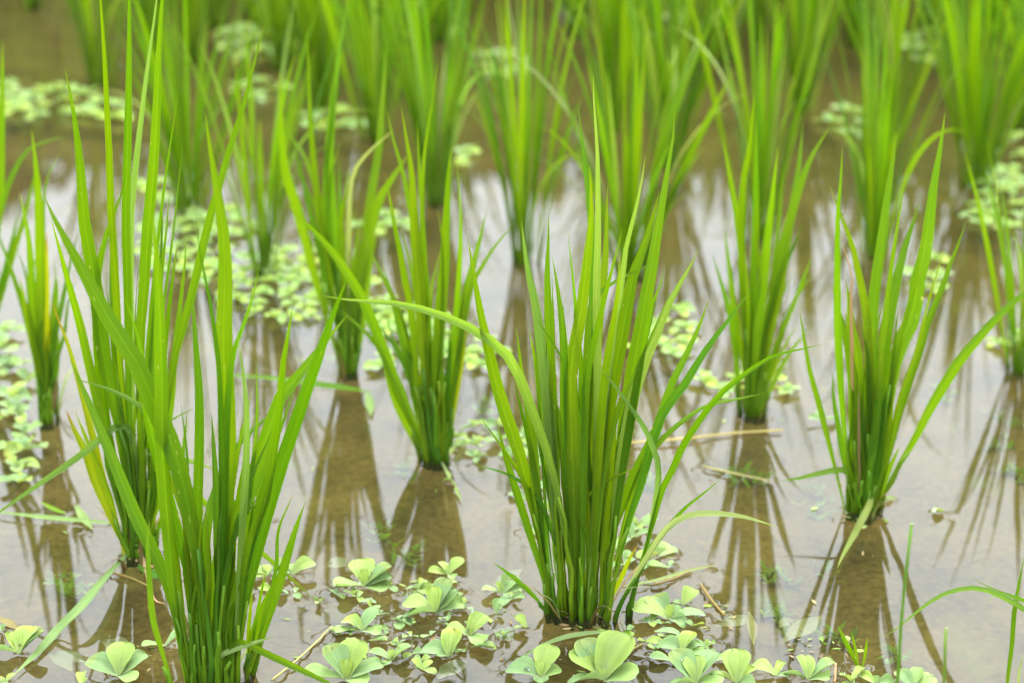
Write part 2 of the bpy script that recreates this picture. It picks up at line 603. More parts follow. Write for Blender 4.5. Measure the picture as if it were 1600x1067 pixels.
# ------------------------------------------------------------------ setting
def build_setting():
    # mud bed: one sheet to the horizon, finely undulating near the viewer
    xs = np.unique(np.concatenate([np.linspace(-1.6, 1.6, 130), np.linspace(-250, -1.6, 14), np.linspace(1.6, 250, 14)]))
    ys = np.unique(np.concatenate([np.linspace(1.2, 6.5, 170), np.linspace(-60, 1.2, 10), np.linspace(6.5, 420, 20)]))
    X, Y = np.meshgrid(xs, ys)
    Z = -0.038 + 0.006 * np.sin(X * 7.1 + 1.3 * np.sin(Y * 5.2)) * np.cos(Y * 8.3 + X * 2.1) + 0.003 * np.sin(X * 23 + Y * 17)
    Z = Z + RNG.normal(0, 0.0009, Z.shape)
    V = np.stack([X.ravel(), Y.ravel(), Z.ravel()], 1)
    nx = len(xs); F = []
    for j in range(len(ys) - 1):
        for i in range(nx - 1):
            a = j * nx + i
            F.append((a, a + 1, a + nx + 1, a + nx))
    o = mesh_obj('mud_bed', V, F, M_MUD)
    tag(o, kind='structure')
    # far bank, well beyond the picture's upper edge
    prof = [(21.0, -0.2), (21.6, 0.15), (22.3, 0.38), (23.5, 0.45), (40.0, 0.5), (42.0, -0.2)]
    V, F = [], []
    nseg = 60
    for i in range(nseg + 1):
        x = -80 + 160 * i / nseg
        for (y, z) in prof:
            V.append((x, y + 0.3 * math.sin(x * 0.4), z + (0.05 * math.sin(x * 1.7) if z > 0 else 0)))
    m = len(prof)
    for i in range(nseg):
        for k in range(m - 1):
            a = i * m + k
            F.append((a, a + m, a + m + 1, a + 1))
    tag(mesh_obj('bank', V, F, M_BANK), kind='structure')
    # the row of trees on that bank, mirrored in the far water
    st = random.getstate(); random.seed(3)
    V, F = [], []
    for i in range(34000):
        x = random.uniform(-24, 24)
        top = 5.95 + 0.30 * math.sin(x * 0.55) + 0.22 * math.sin(x * 1.9 + 1) - 0.045 * x
        z = 0.4 + (top - 0.4) * random.random() ** 0.85
        y = 25.5 + random.uniform(-1.6, 1.6)
        s = random.uniform(0.14, 0.36)
        e = Euler((random.uniform(0, 6.28), random.uniform(0, 6.28), random.uniform(0, 6.28))).to_matrix()
        c = Vector((x, y, z))
        b = len(V)
        for (u, v) in ((-1, 0), (0, -0.5), (1, 0), (0, 0.5)):
            V.append(c + e @ Vector((u * s, v * s, 0)))
        F.append((b, b + 1, b + 2, b + 3))
    tag(mesh_obj('far_treeline', V, F, M_TREE, smooth=False), 'dense line of trees on the far bank', 'trees', kind='stuff')
    random.setstate(st)


def build_water():
    fx, fy = 0.0026, 0.0030
    xs = np.unique(np.round(np.concatenate([np.arange(-0.56, 0.56, fx), np.linspace(-40, -0.56, 40), np.linspace(0.56, 40, 40)]), 5))
    ys = np.unique(np.round(np.concatenate([np.arange(1.72, 2.42, fy), np.linspace(-8, 1.72, 12), np.linspace(2.42, 21.4, 60)]), 5))
    H = np.zeros((len(ys), len(xs)))
    # capillary rise where stems and leaves meet the water
    for (cx, cy, r) in CONTACT:
        if not (-0.55 < cx < 0.55 and 1.73 < cy < 2.41): continue
        i0, i1 = np.searchsorted(xs, (cx - 0.014 - r, cx + 0.014 + r))
        j0, j1 = np.searchsorted(ys, (cy - 0.014 - r, cy + 0.014 + r))
        d = np.sqrt((xs[None, i0:i1] - cx) ** 2 + (ys[j0:j1, None] - cy) ** 2)
        H[j0:j1, i0:i1] = np.maximum(H[j0:j1, i0:i1], 0.0016 * np.exp(-np.maximum(0, d - r) / 0.0035))
    X, Y = np.meshgrid(xs, ys)
    near = np.exp(-((Y - 2.4) / 2.2) ** 2)                 # a breath of swell
    H = H + near * 0.000007 * (np.sin(X * 21 + 1.7 * np.sin(Y * 13)) + np.sin(Y * 34 + 1.1 * np.sin(X * 17)))
    V = np.stack([X.ravel(), Y.ravel(), H.ravel()], 1).astype(np.float32)
    nx, ny = len(xs), len(ys)
    a = (np.arange(ny - 1)[:, None] * nx + np.arange(nx - 1)[None, :]).ravel()
    Q = np.stack([a, a + 1, a + nx + 1, a + nx], 1).astype(np.int32)
    me = bpy.data.meshes.new('water')
    me.vertices.add(len(V)); me.vertices.foreach_set('co', V.ravel())
    me.loops.add(Q.size); me.loops.foreach_set('vertex_index', Q.ravel())
    me.polygons.add(len(Q))
    me.polygons.foreach_set('loop_start', np.arange(0, Q.size, 4, dtype=np.int32))
    me.update(calc_edges=True)
    me.polygons.foreach_set('use_smooth', [True] * len(Q))
    me.materials.append(M_WATER)
    o = bpy.data.objects.new('water', me)
    COL.objects.link(o)
    tag(o, kind='structure')


build_setting()
# ------------------------------------------------------------------ rice hills read off the photograph
# every blade: (width in photo pixels, colour code, outline tip -> base [, mode])
HILL_CENTRE = [
 (14,'g',[(778,661),(787,705),(805,764),(833,854),(852,919),(860,956)]),
 (8,'g',[(746,645),(775,685),(800,720),(827,770),(846,850),(864,955)]),
 (20,'g',[(730,368),(740,430),(752,500),(774,597),(790,650),(805,692),(816,728),(827,773),(845,860),(868,955)]),
 (18,'g',[(805,507),(810,540),(816,597),(829,667),(837,764),(845,835),(852,899),(866,955)]),
 (12,'d',[(802,591),(815,642),(827,692),(842,780),(866,955)]),
 (16,'p',[(502,462),(549,469),(620,474),(668,485),(715,502),(763,528),(796,557),(813,588),(830,633),(848,681),(861,722),(875,778),(886,849),(893,894),(895,968)]),
 (22,'p',[(814,342),(824,417),(836,470),(847,541),(852,583),(858,639),(866,760),(880,960)]),
 (19,'g',[(857,334),(857,373),(855,428),(857,484),(860,569),(864,653),(872,800),(884,960)]),
 (20,'g',[(862,398),(872,456),(881,541),(883,625),(886,681),(890,800),(893,960)]),
 (20,'y',[(826,511),(836,569),(844,625),(852,681),(861,764),(870,860),(876,960)]),
 (14,'g',[(827,535),(847,583),(864,625),(872,653),(884,760),(895,968)]),
 (9,'d',[(897,448),(897,498),(898,600),(897,780),(898,960)]),
 (17,'d',[(903,161),(911,230),(918,290),(924,350),(927,420),(926,560),(915,760),(908,962)]),
 (27,'y',[(921,258),(924,330),(917,400),(911,450),(905,500),(896,541),(890,597),(892,653),(896,780),(900,965)]),
 (14,'p',[(927,112),(928,162),(933,232),(934,289),(934,373),(932,456),(933,541),(934,625),(928,780),(915,968)]),
 (21,'y',[(950,287),(948,331),(947,387),(944,428),(937,484),(930,560),(924,700),(918,965)]),
 (14,'g',[(973,355),(962,401),(954,428),(940,484),(920,570),(914,625),(911,780),(910,968)]),
 (16,'y',[(969,395),(965,456),(957,512),(948,569),(940,653),(932,790),(925,965)]),
 (14,'p',[(1009,241),(1004,277),(993,331),(979,387),(971,456),(962,498),(954,569),(945,639),(936,790),(930,962)]),
 (27,'g',[(1031,296),(1018,350),(1003,395),(990,428),(979,484),(968,541),(957,597),(948,653),(938,790),(930,960)]),
 (26,'y',[(1054,172),(1051,218),(1043,261),(1036,303),(1028,350),(1018,414),(1010,456),(1001,512),(990,569),(982,625),(973,681),(965,750),(954,807),(944,863),(941,950)]),
 (21,'p',[(1093,388),(1075,422),(1049,467),(1027,518),(1010,557),(996,597),(987,630),(966,760),(945,960)]),
 (14,'g',[(1039,418),(1030,450),(1018,479),(1000,570),(975,720),(940,960)]),
 (15,'y',[(1027,411),(1007,417),(979,431),(951,445),(934,462),(923,479),(918,540),(912,760),(905,965)]),
 (11,'p',[(933,569),(965,608),(987,639),(1007,667),(1018,692),(1026,712),(1030,736),(1026,778),(1010,860),(980,960)],'F'),
 (17,'g',[(1108,466),(1092,512),(1069,563),(1052,597),(1038,639),(1024,681),(1007,715),(985,759),(965,815),(948,871),(942,960)]),
 (15,'d',[(1175,450),(1148,487),(1117,527),(1092,563),(1072,597),(1047,628),(1027,662),(1012,715),(1001,756),(982,812),(965,877),(947,970)]),
 (12,'g',[(1289,537),(1255,545),(1206,557),(1157,589),(1122,619),(1091,659),(1066,698),(1052,731),(1035,764),(1021,815),(1007,863),(990,919),(978,961)],'F'),
 (10,'y',[(1195,614),(1148,624),(1105,633),(1072,653),(1044,676),(1024,697),(1008,720),(988,770),(965,860),(952,965)]),
 (11,'l',[(1216,823),(1190,815),(1162,807),(1120,802),(1083,804),(1055,815),(1035,835),(1018,860),(1002,885),(982,919),(959,967)],'F'),
 (8,'g',[(1128,747),(1100,770),(1069,795),(1044,823),(1027,843),(1010,866),(978,960)]),
 (9,'o',[(997,849),(985,871),(971,902),(958,927),(945,965)]),
 (9,'g',[(770,878),(802,902),(830,927),(857,957)],'F'),
 (14,'y',[(976,602),(968,625),(962,647),(955,730),(945,830),(935,960)]),
 (10,'y',[(1004,728),(982,736),(951,750),(928,767),(909,790),(903,860),(900,960)]),
 (10,'y',[(843,619),(861,659),(878,695),(889,736),(903,792),(910,849),(909,970)]),
 (16,'d',[(880,470),(884,560),(888,700),(900,960)]),
 (17,'d',[(960,520),(950,620),(938,780),(922,962)]),
 (15,'d',[(905,560),(908,700),(910,830),(913,966)]),
]
HILL_LEFT_FRONT = [
 (12,'g',[(234,809),(230,851),(232,908),(237,964),(248,1006),(267,1067),(272,1080)]),
 (7,'g',[(229,944),(237,964),(250,1010),(270,1075)]),
 (23,'g',[(108,555),(136,622),(158,673),(181,729),(206,791),(223,829),(246,874),(262,913),(274,958),(282,998),(295,1072)]),
 (33,'g',[(66,300),(85,342),(116,398),(139,440),(158,477),(178,511),(201,547),(220,578),(240,630),(262,678),(277,717),(291,771),(303,830),(315,900),(326,980),(330,1072)]),
 (26,'g',[(234,322),(243,378),(248,449),(251,533),(253,616),(254,701),(260,785),(265,851),(273,936),(285,1020),(297,1070)]),
 (30,'g',[(320,174),(327,225),(336,281),(342,320),(350,378),(351,449),(349,533),(352,616),(355,701),(352,785),(344,860),(335,1070)]),
 (10,'d',[(305,322),(310,378),(321,435),(330,477),(338,533),(343,578),(346,644),(349,729),(350,799),(345,1070)]),
 (19,'g',[(299,435),(303,491),(307,547),(312,616),(312,701),(310,785),(311,850),(318,1070)]),
 (13,'g',[(406,408),(395,463),(378,513),(364,553),(356,620),(352,720),(350,900),(350,1070)]),
 (13,'p',[(369,519),(375,550),(383,616),(385,673),(383,743),(378,823),(374,880),(369,964),(365,1070)]),
 (19,'g',[(459,468),(451,519),(442,575),(439,620),(431,687),(414,785),(400,823),(386,880),(376,964),(370,1070)]),
 (19,'g',[(448,625),(411,656),(369,695),(347,734),(331,775),(322,815),(317,865),(316,922),(320,1070)]),
 (29,'g',[(544,491),(535,502),(501,543),(466,588),(440,618),(425,660),(412,700),(392,762),(367,809),(347,860),(334,922),(330,978),(328,1070)]),
 (25,'d',[(544,431),(530,467),(513,512),(497,562),(480,609),(469,644),(445,715),(428,771),(412,827),(399,880),(384,941),(376,992),(370,1070)]),
 (17,'g',[(477,784),(465,818),(451,865),(437,913),(420,964),(403,1020),(393,1052)]),
 (15,'g',[(426,910),(414,941),(400,981),(386,1050)]),
 (6,'g',[(417,885),(406,936),(396,990),(390,1050)]),
 (7,'y',[(395,913),(390,964),(388,1000),(387,1050)]),
 (11,'l',[(428,994),(397,1003),(364,1014),(336,1028),(319,1051),(313,1072)],'F'),
 (12,'g',[(545,1078),(516,1067),(459,1040),(417,1020),(375,1000),(362,1012),(352,1072)],'F'),
 (7,'g',[(344,916),(351,947),(355,986),(352,1070)]),
 (19,'g',[(194,463),(209,505),(222,560),(230,640),(242,700),(258,760),(273,813),(286,865),(302,936),(308,992),(312,1070)]),
 (14,'g',[(111,591),(144,599),(178,611),(206,625),(228,642),(243,672),(256,760),(272,850),(300,1070)]),
 (16,'d',[(330,640),(338,760),(342,900),(345,1070)]),
 (15,'d',[(365,760),(362,880),(358,1000),(357,1070)]),
 (17,'y',[(275,700),(290,800),(302,920),(306,1070)]),
 (14,'d',[(400,760),(385,860),(368,980),(360,1070)]),
 (20,'y',[(417,690),(408,760),(395,830),(380,900),(366,1000),(362,1070)]),
 (13,'g',[(322,790),(325,880),(322,980),(322,1070)]),
]
HILL_LEFT_TALL = [
 (24,'g',[(101,105),(116,183),(127,281),(130,336),(142,407),(150,450),(155,500),(163,560),(180,640),(200,720),(212,870)]),
 (16,'g',[(415,34),(397,98),(381,163),(361,225),(347,273),(330,331),(316,387),(305,435),(291,491),(276,540),(262,620),(245,740),(238,860)]),
 (8,'g',[(293,639),(289,681),(284,717),(262,790),(240,860)]),
 (17,'o',[(102,637),(116,672),(133,706),(147,746),(164,785),(181,827),(192,850),(205,872)]),
 (11,'y',[(116,640),(133,681),(153,729),(172,779),(184,822),(203,870)]),
 (12,'o',[(80,466),(91,499),(105,533),(116,570),(125,602),(136,644),(147,690),(165,760),(195,868)]),
 (18,'g',[(78,336),(91,384),(102,426),(113,466),(125,511),(136,561),(146,605),(156,650),(175,740),(205,868)]),
 (14,'y',[(153,-60),(157,0),(163,84),(167,169),(171,253),(173,322),(178,392),(182,463),(188,560),(200,700),(213,866)]),
 (16,'g',[(203,-90),(202,0),(201,112),(199,225),(196,336),(198,421),(200,505),(201,644),(210,760),(218,868)]),
 (19,'y',[(259,-100),(254,0),(249,84),(246,169),(240,267),(231,364),(224,477),(220,533),(220,700),(222,866)]),
 (13,'p',[(252,-60),(241,28),(229,112),(217,211),(209,281),(204,340),(203,460),(208,650),(215,866)]),
 (15,'g',[(195,277),(184,322),(172,350),(160,392),(153,435),(152,520),(164,640),(190,770),(202,868)]),
 (9,'g',[(265,297),(261,350),(254,415),(246,500),(238,640),(230,866)]),
 (11,'g',[(278,373),(270,435),(262,505),(252,600),(240,730),(232,866)]),
 (12,'y',[(291,367),(288,415),(281,477),(274,533),(270,578),(268,616),(260,680),(245,780),(234,866)]),
 (9,'g',[(164,426),(170,477),(175,533),(186,640),(198,760),(212,868)]),
 (13,'p',[(-30,822),(0,799),(60,757),(130,708),(178,667),(197,664),(208,690),(213,760),(214,868)]),
 (13,'p',[(342,738),(319,727),(279,715),(240,705),(226,715),(220,780),(217,868)]),
 (15,'l',[(20,1055),(61,1017),(94,980),(128,947),(162,906),(199,866)],'W'),
 (10,'y',[(503,945),(473,919),(445,894),(409,863),(350,812),(302,768),(285,752),(262,765),(240,810),(226,868)],'F'),
 (7,'s',[(260,943),(244,938),(237,924),(229,888),(217,857),(210,848),(207,870)],'F'),
 (15,'d',[(180,560),(190,660),(203,770),(212,868)]),
 (14,'y',[(222,640),(224,720),(225,800),(226,868)]),
 (13,'g',[(207,600),(207,720),(210,868)]),
 (11,'d',[(247,690),(240,770),(230,868)]),
 (8,'b',[(196,770),(200,820),(208,868)]),
]
HILL_MIDDLE = [
 (11,'y',[(532,485),(558,507),(582,531),(598,556),(616,606),(640,660),(668,718)]),
 (19,'g',[(447,318),(473,344),(497,368),(520,394),(542,425),(568,469),(582,502),(596,535),(611,576),(627,609),(641,647),(668,718)]),
 (16,'y',[(597,555),(611,602),(625,638),(660,715)]),
 (13,'g',[(602,273),(608,303),(618,358),(627,398),(632,431),(639,462),(644,495),(649,542),(653,614),(672,720)]),
 (12,'g',[(596,410),(608,447),(618,488),(627,528),(639,571),(649,621),(670,720)]),
 (11,'g',[(603,165),(615,220),(630,270),(641,327),(651,370),(663,417),(667,470),(674,580),(683,722)]),
 (19,'y',[(626,163),(634,216),(641,263),(644,311),(647,370),(651,417),(654,447),(658,519),(664,590),(668,637),(682,722)]),
 (13,'g',[(652,186),(654,227),(658,299),(662,370),(664,430),(670,560),(686,722)]),
 (9,'g',[(686,88),(674,170),(665,227),(660,290),(660,400),(667,520),(680,720)]),
 (22,'y',[(707,223),(702,263),(700,323),(698,370),(697,417),(694,447),(689,507),(684,566),(679,614),(682,722)]),
 (11,'g',[(713,249),(716,287),(719,346),(717,417),(715,447),(710,507),(701,566),(694,614),(690,720)]),
 (18,'g',[(760,330),(751,370),(742,406),(735,432),(729,459),(722,502),(715,542),(703,590),(692,720)]),
 (11,'g',[(805,349),(781,375),(762,401),(748,427),(739,440),(727,490),(716,560),(706,640),(694,720)]),
 (7,'g',[(682,323),(689,360),(692,450),(686,600),(684,720)]),
 (9,'p',[(690,383),(681,420),(672,460),(668,560),(675,715)]),
 (10,'o',[(728,505),(722,566),(713,614),(697,718)]),
 (7,'l',[(722,783),(708,755),(697,735),(690,722)],'W'),
 (14,'d',[(668,500),(670,600),(678,720)]),
 (13,'d',[(705,520),(697,610),(688,720)]),
]
HILL_RIGHT = [
 (13,'g',[(1316,229),(1314,275),(1309,334),(1308,418),(1308,448),(1309,519),(1313,590),(1317,649),(1321,691),(1325,763),(1327,798)]),
 (16,'y',[(1295,287),(1308,323),(1322,358),(1334,394),(1341,429),(1348,459),(1355,507),(1358,566),(1359,638),(1352,800)]),
 (18,'g',[(1300,443),(1310,483),(1322,524),(1329,566),(1334,614),(1334,649),(1333,800)]),
 (23,'y',[(1322,440),(1327,470),(1331,519),(1339,554),(1341,640),(1340,800)]),
 (7,'s',[(1313,370),(1320,392),(1328,418),(1332,433),(1330,452),(1331,520),(1338,800)]),
 (23,'y',[(1402,206),(1396,251),(1389,299),(1382,358),(1374,418),(1370,448),(1365,519),(1363,566),(1356,680),(1352,802)]),
 (10,'g',[(1416,264),(1410,304),(1401,358),(1392,420),(1380,520),(1366,680),(1356,802)]),
 (24,'g',[(1437,313),(1427,346),(1415,382),(1405,418),(1396,459),(1386,507),(1379,554),(1370,640),(1355,802)]),
 (27,'g',[(1477,172),(1469,228),(1460,275),(1453,323),(1448,370),(1441,406),(1434,424),(1427,483),(1415,519),(1403,543),(1393,578),(1386,626),(1382,668),(1373,739),(1360,800)]),
 (14,'g',[(1510,342),(1498,380),(1484,413),(1477,436),(1465,467),(1448,507),(1439,543),(1427,578),(1412,626),(1406,644),(1396,687),(1384,734),(1368,800)]),
 (18,'g',[(1660,420),(1600,458),(1576,478),(1553,500),(1524,533),(1500,562),(1479,595),(1458,630),(1446,653),(1427,691),(1408,722),(1386,763),(1372,792)]),
 (10,'g',[(1249,481),(1256,528),(1265,578),(1275,614),(1284,647),(1291,675),(1303,722),(1315,772),(1322,797)]),
 (14,'g',[(1372,533),(1373,578),(1372,638),(1363,715),(1350,808)]),
 (8,'g',[(1405,469),(1401,507),(1386,640),(1360,800)]),
 (10,'g',[(1220,751),(1248,747),(1279,740),(1313,734),(1326,745),(1330,800)]),
 (10,'l',[(1308,888),(1315,872),(1332,841),(1348,810),(1360,784),(1358,772),(1352,804)],'W'),
 (12,'g',[(1406,696),(1393,722),(1381,751),(1368,798)]),
 (14,'d',[(1345,560),(1346,660),(1344,804)]),
 (13,'d',[(1386,600),(1374,700),(1358,804)]),
 (12,'y',[(1397,620),(1384,700),(1364,802)]),
 (6,'b',[(1342,600),(1341,700),(1343,802)]),
]
HILL_BEHIND_RIGHT = [
 (12,'y',[(1131,353),(1138,409),(1145,472),(1150,545),(1152,613),(1155,643)]),
 (15,'y',[(1128,209),(1140,277),(1152,350),(1160,423),(1165,521),(1165,648)]),
 (14,'g',[(1179,140),(1172,229),(1162,290),(1160,400),(1165,520),(1168,648)]),
 (19,'y',[(1216,229),(1206,302),(1196,384),(1187,472),(1179,560),(1175,650)]),
 (18,'g',[(1299,195),(1269,243),(1250,292),(1230,360),(1216,423),(1201,496),(1189,570),(1180,650)]),
 (14,'g',[(1255,192),(1247,268),(1235,341),(1226,400),(1213,470),(1195,570),(1182,650)]),
 (12,'y',[(1233,394),(1221,453),(1204,521),(1191,584),(1184,650)]),
 (10,'g',[(1270,397),(1250,448),(1226,506),(1201,570),(1186,650)]),
 (8,'g',[(1272,428),(1250,455),(1225,512),(1186,650)]),
 (7,'g',[(1269,509),(1235,550),(1211,594),(1190,648)]),
 (13,'g',[(1181,180),(1181,260),(1179,360),(1174,480),(1172,650)]),
 (6,'b',[(1178,540),(1179,590),(1178,648)]),
 (11,'g',[(1112,395),(1126,440),(1146,520),(1158,645)]),
]
HILL_LEFT_BACK = [
 (16,'g',[(49,200),(56,258),(61,322),(63,395),(66,492),(68,590),(72,658)]),
 (14,'g',[(30,297),(44,370),(49,443),(56,541),(68,658)]),
 (14,'o',[(73,360),(72,443),(71,541),(76,658)]),
 (10,'g',[(-15,340),(0,375),(19,429),(39,492),(54,560),(61,623),(66,658)]),
 (10,'d',[(126,351),(110,414),(97,477),(85,536),(78,658)]),
 (7,'b',[(90,585),(86,620),(80,658)]),
 (12,'g',[(88,420),(82,520),(77,658)]),
 (12,'y',[(30,430),(48,520),(64,590),(71,658)]),
 (8,'g',[(97,234),(76,273),(68,330),(70,480),(74,658)]),
 (10,'d',[(60,470),(66,560),(72,658)]),
]
HILL_LEFT_EDGE = [
 (11,'g',[(104,213),(68,222),(39,239),(15,283),(0,330),(-20,420),(-32,560)]),
 (16,'g',[(4,60),(3,180),(0,300),(-12,420),(-30,560)]),
 (12,'g',[(60,250),(40,330),(10,430),(-26,560)]),
 (12,'d',[(28,330),(14,400),(-8,480),(-28,560)]),
 (14,'y',[(-20,150),(-22,300),(-30,560)]),
]
HILL_CENTRE_BACK = [
 (17,'g',[(437,110),(444,251),(461,311),(478,370),(489,417),(510,490),(535,578)]),
 (12,'y',[(440,175),(455,215),(473,239),(489,282),(506,332),(518,382),(530,450),(540,580)]),
 (12,'g',[(480,50),(485,180),(489,239),(495,299),(499,346),(515,430),(538,578)]),
 (17,'g',[(548,-20),(530,90),(520,180),(516,239),(518,299),(523,358),(530,406),(543,582)]),
 (22,'g',[(640,240),(622,265),(606,290),(596,305),(585,334),(575,370),(566,406),(558,447),(551,500),(548,582)]),
 (17,'g',[(605,60),(596,194),(592,239),(584,287),(577,334),(570,410),(560,490),(552,582)]),
 (9,'l',[(618,201),(592,223),(570,244),(554,268),(547,304),(545,400),(546,582)]),
 (9,'g',[(565,334),(558,382),(551,417),(548,582)]),
 (14,'g',[(590,360),(580,400),(573,447),(566,507),(556,582)]),
 (10,'g',[(546,256),(539,311),(533,346),(538,450),(545,582)]),
 (15,'d',[(520,400),(533,470),(545,582)]),
 (13,'d',[(568,450),(560,520),(551,582)]),
]
traced_plant('large sharp rice plant at the centre, one long leaf arching off to the left', (915, 962), HILL_CENTRE, 0.6, extra=24, scraps=7)
traced_plant('broad leaved rice plant in the left front, cut off by the lower edge', (330, 1072), HILL_LEFT_FRONT, 0.6, extra=21, scraps=6)
traced_plant('tallest rice plant with orange leaf tips, directly behind the broad left front plant', (215, 868), HILL_LEFT_TALL, 0.6, extra=18, scraps=6)
traced_plant('open rice plant whose leaves fan out between the central plant and the tall left one', (683, 722), HILL_MIDDLE, 0.6, extra=18, scraps=4)
traced_plant('rice plant at right with a withered twisted leaf and a pale leaf drooping in front', (1348, 802), HILL_RIGHT, 0.6, extra=15, scraps=5)
traced_plant('upright rice plant with a brown stem, behind the yellow straw in open water', (1172, 650), HILL_BEHIND_RIGHT, 0.6, extra=12, scraps=3)
traced_plant('narrow rice plant at the left edge beside the mat of water lettuce', (73, 658), HILL_LEFT_BACK, 0.6, extra=12, scraps=3)
traced_plant('rice plant mostly cut off by the left edge, its leaf arching over open brown water', (-30, 560), HILL_LEFT_EDGE, 0.5)
traced_plant('slightly blurred rice plant behind the open fanning one, leaf tip bent down', (546, 582), HILL_CENTRE_BACK, 0.6, extra=12, scraps=3)

# young shoots entering from the lower right corner
traced_plant('thin young rice shoots in the lower right corner, one leaf arching to the left', (1590, 1125), [
 (9,'g',[(1602,860),(1586,943),(1580,1011),(1573,1067),(1572,1125)]),
 (10,'p',[(1377,997),(1404,980),(1431,957),(1465,933),(1499,921),(1532,920),(1566,933),(1600,953),(1640,985),(1625,1060),(1600,1125)]),
 (7,'g',[(1516,899),(1535,912),(1560,923),(1600,940),(1640,960),(1640,1050),(1605,1125)]),
 (6,'l',[(1602,1020),(1593,1045),(1588,1125)]),
 (6,'g',[(1541,948),(1552,930),(1575,928),(1620,955),(1630,1040),(1600,1125)]),
], 0.2, group='young shoots at the lower edge')
traced_plant('short bent rice shoot standing in the brown reflection below the right plant', (1345, 1046), [
 (8,'g',[(1309,976),(1320,1000),(1332,1022),(1340,1041),(1345,1046)]),
 (5,'y',[(1330,985),(1336,1010),(1343,1044)]),
 (5,'g',[(1355,995),(1352,1018),(1347,1044)]),
], 0.0, group='young shoots at the lower edge')


def cut_stalk(label, base, top, w, code, mids=()):
    G = ground(*base); org = np.array(G)
    root = empty('rice_stalk', G); tag(root, label, 'stalk', 'cut stalks at the lower right')
    P = resample([base] + list(mids) + [top], 9)
    path = [np.array(at_depth(p[0], p[1], G.y)) for p in P]
    r = px_to_m(G) * w * 0.5
    c = leaf_colour(code)
    tube('stem', path, np.linspace(r, r * 0.8, 9), M_STEM, root, c, org)
    tipd = path[-1] - path[-2]
    tube('cut_end', [path[-1] - tipd * 0.02, path[-1] + tipd * 0.08], [r * 0.80, r * 0.74], M_STEM, root, np.array(PALETTE['l']) * 1.2, org)
    CONTACT.append((G.x, G.y, 0.003))
    return root


cut_stalk('single green stalk with a pale cut top, crossing the open water near the lower edge', (1384, 1250), (1424, 822), 6, 'p', [(1402, 1070), (1409, 960), (1418, 876)])
cut_stalk('short pale stalk at the lower edge, right of the tall cut stalk', (1468, 1290), (1478, 984), 6, 'p', [(1475, 1070)])

# ------------------------------------------------------------------ rice hills grown from rules, further back
PROTOS = [make_rice_proto(21, 34, 0.54, 1.0, 0.10), make_rice_proto(22, 40, 0.53, 1.0, 0.12),
          make_rice_proto(23, 28, 0.56, 0.9, 0.10), make_rice_proto(24, 36, 0.50, 1.3, 0.18),
          make_rice_proto(25, 32, 0.57, 0.85, 0.10), make_rice_proto(26, 42, 0.55, 1.15, 0.14)]

BACK = [  # base px, prototype, scale, turn, label
 (412, 425, 2, 0.74, 0.3, 'slender blurred rice plant rising between two mats of water lettuce'),
 (822, 408, 4, 0.90, 1.9, 'upright blurred rice plant with bright water on its left, behind the central plant'),
 (985, 432, 3, 0.88, 2.2, 'blurred rice plant directly behind the central one, showing through its leaves'),
 (1365, 398, 0, 0.74, 4.0, 'blurred rice plant directly behind the right one with the withered leaf'),
 (1592, 578, 2, 0.60, 5.1, 'rice plant cut off by the right edge, above its dark reflection'),
 (297, 328, 5, 0.82, 0.9, 'blurred rice plant behind the tall left one, at the back of the lettuce mat'),
 (682, 316, 1, 0.92, 1.2, 'dense dark based rice plant behind the open fanning one, in brown water'),
 (1525, 288, 5, 0.90, 2.8, 'thick blurred rice plant beside the bright lettuce mat at the right edge'),
 (1185, 372, 4, 0.88, 3.9, 'blurred rice plant directly behind the one with the brown stem'),
 (1045, 262, 1, 1.0, 0.2, 'dense blurred rice plant at the back, above the tip of the central plant'),
 (505, 172, 1, 1.0, 3.3, 'dark based blurred rice plant beside a small pale lettuce patch at the back'),
 (588, 218, 2, 0.95, 5.6, 'thin blurred rice plant right of the small pale lettuce patch'),
 (1250, 172, 0, 1.0, 1.0, 'blurred rice plant with a dark base, standing in brown water far back on the right'),
 (160, 132, 4, 1.05, 2.0, 'dark blurred rice plant behind the pale lettuce patch at the upper left'),
 (1395, 215, 3, 0.92, 0.6, 'spreading blurred rice plant far back, left of the thick one by the lettuce mat'),
]
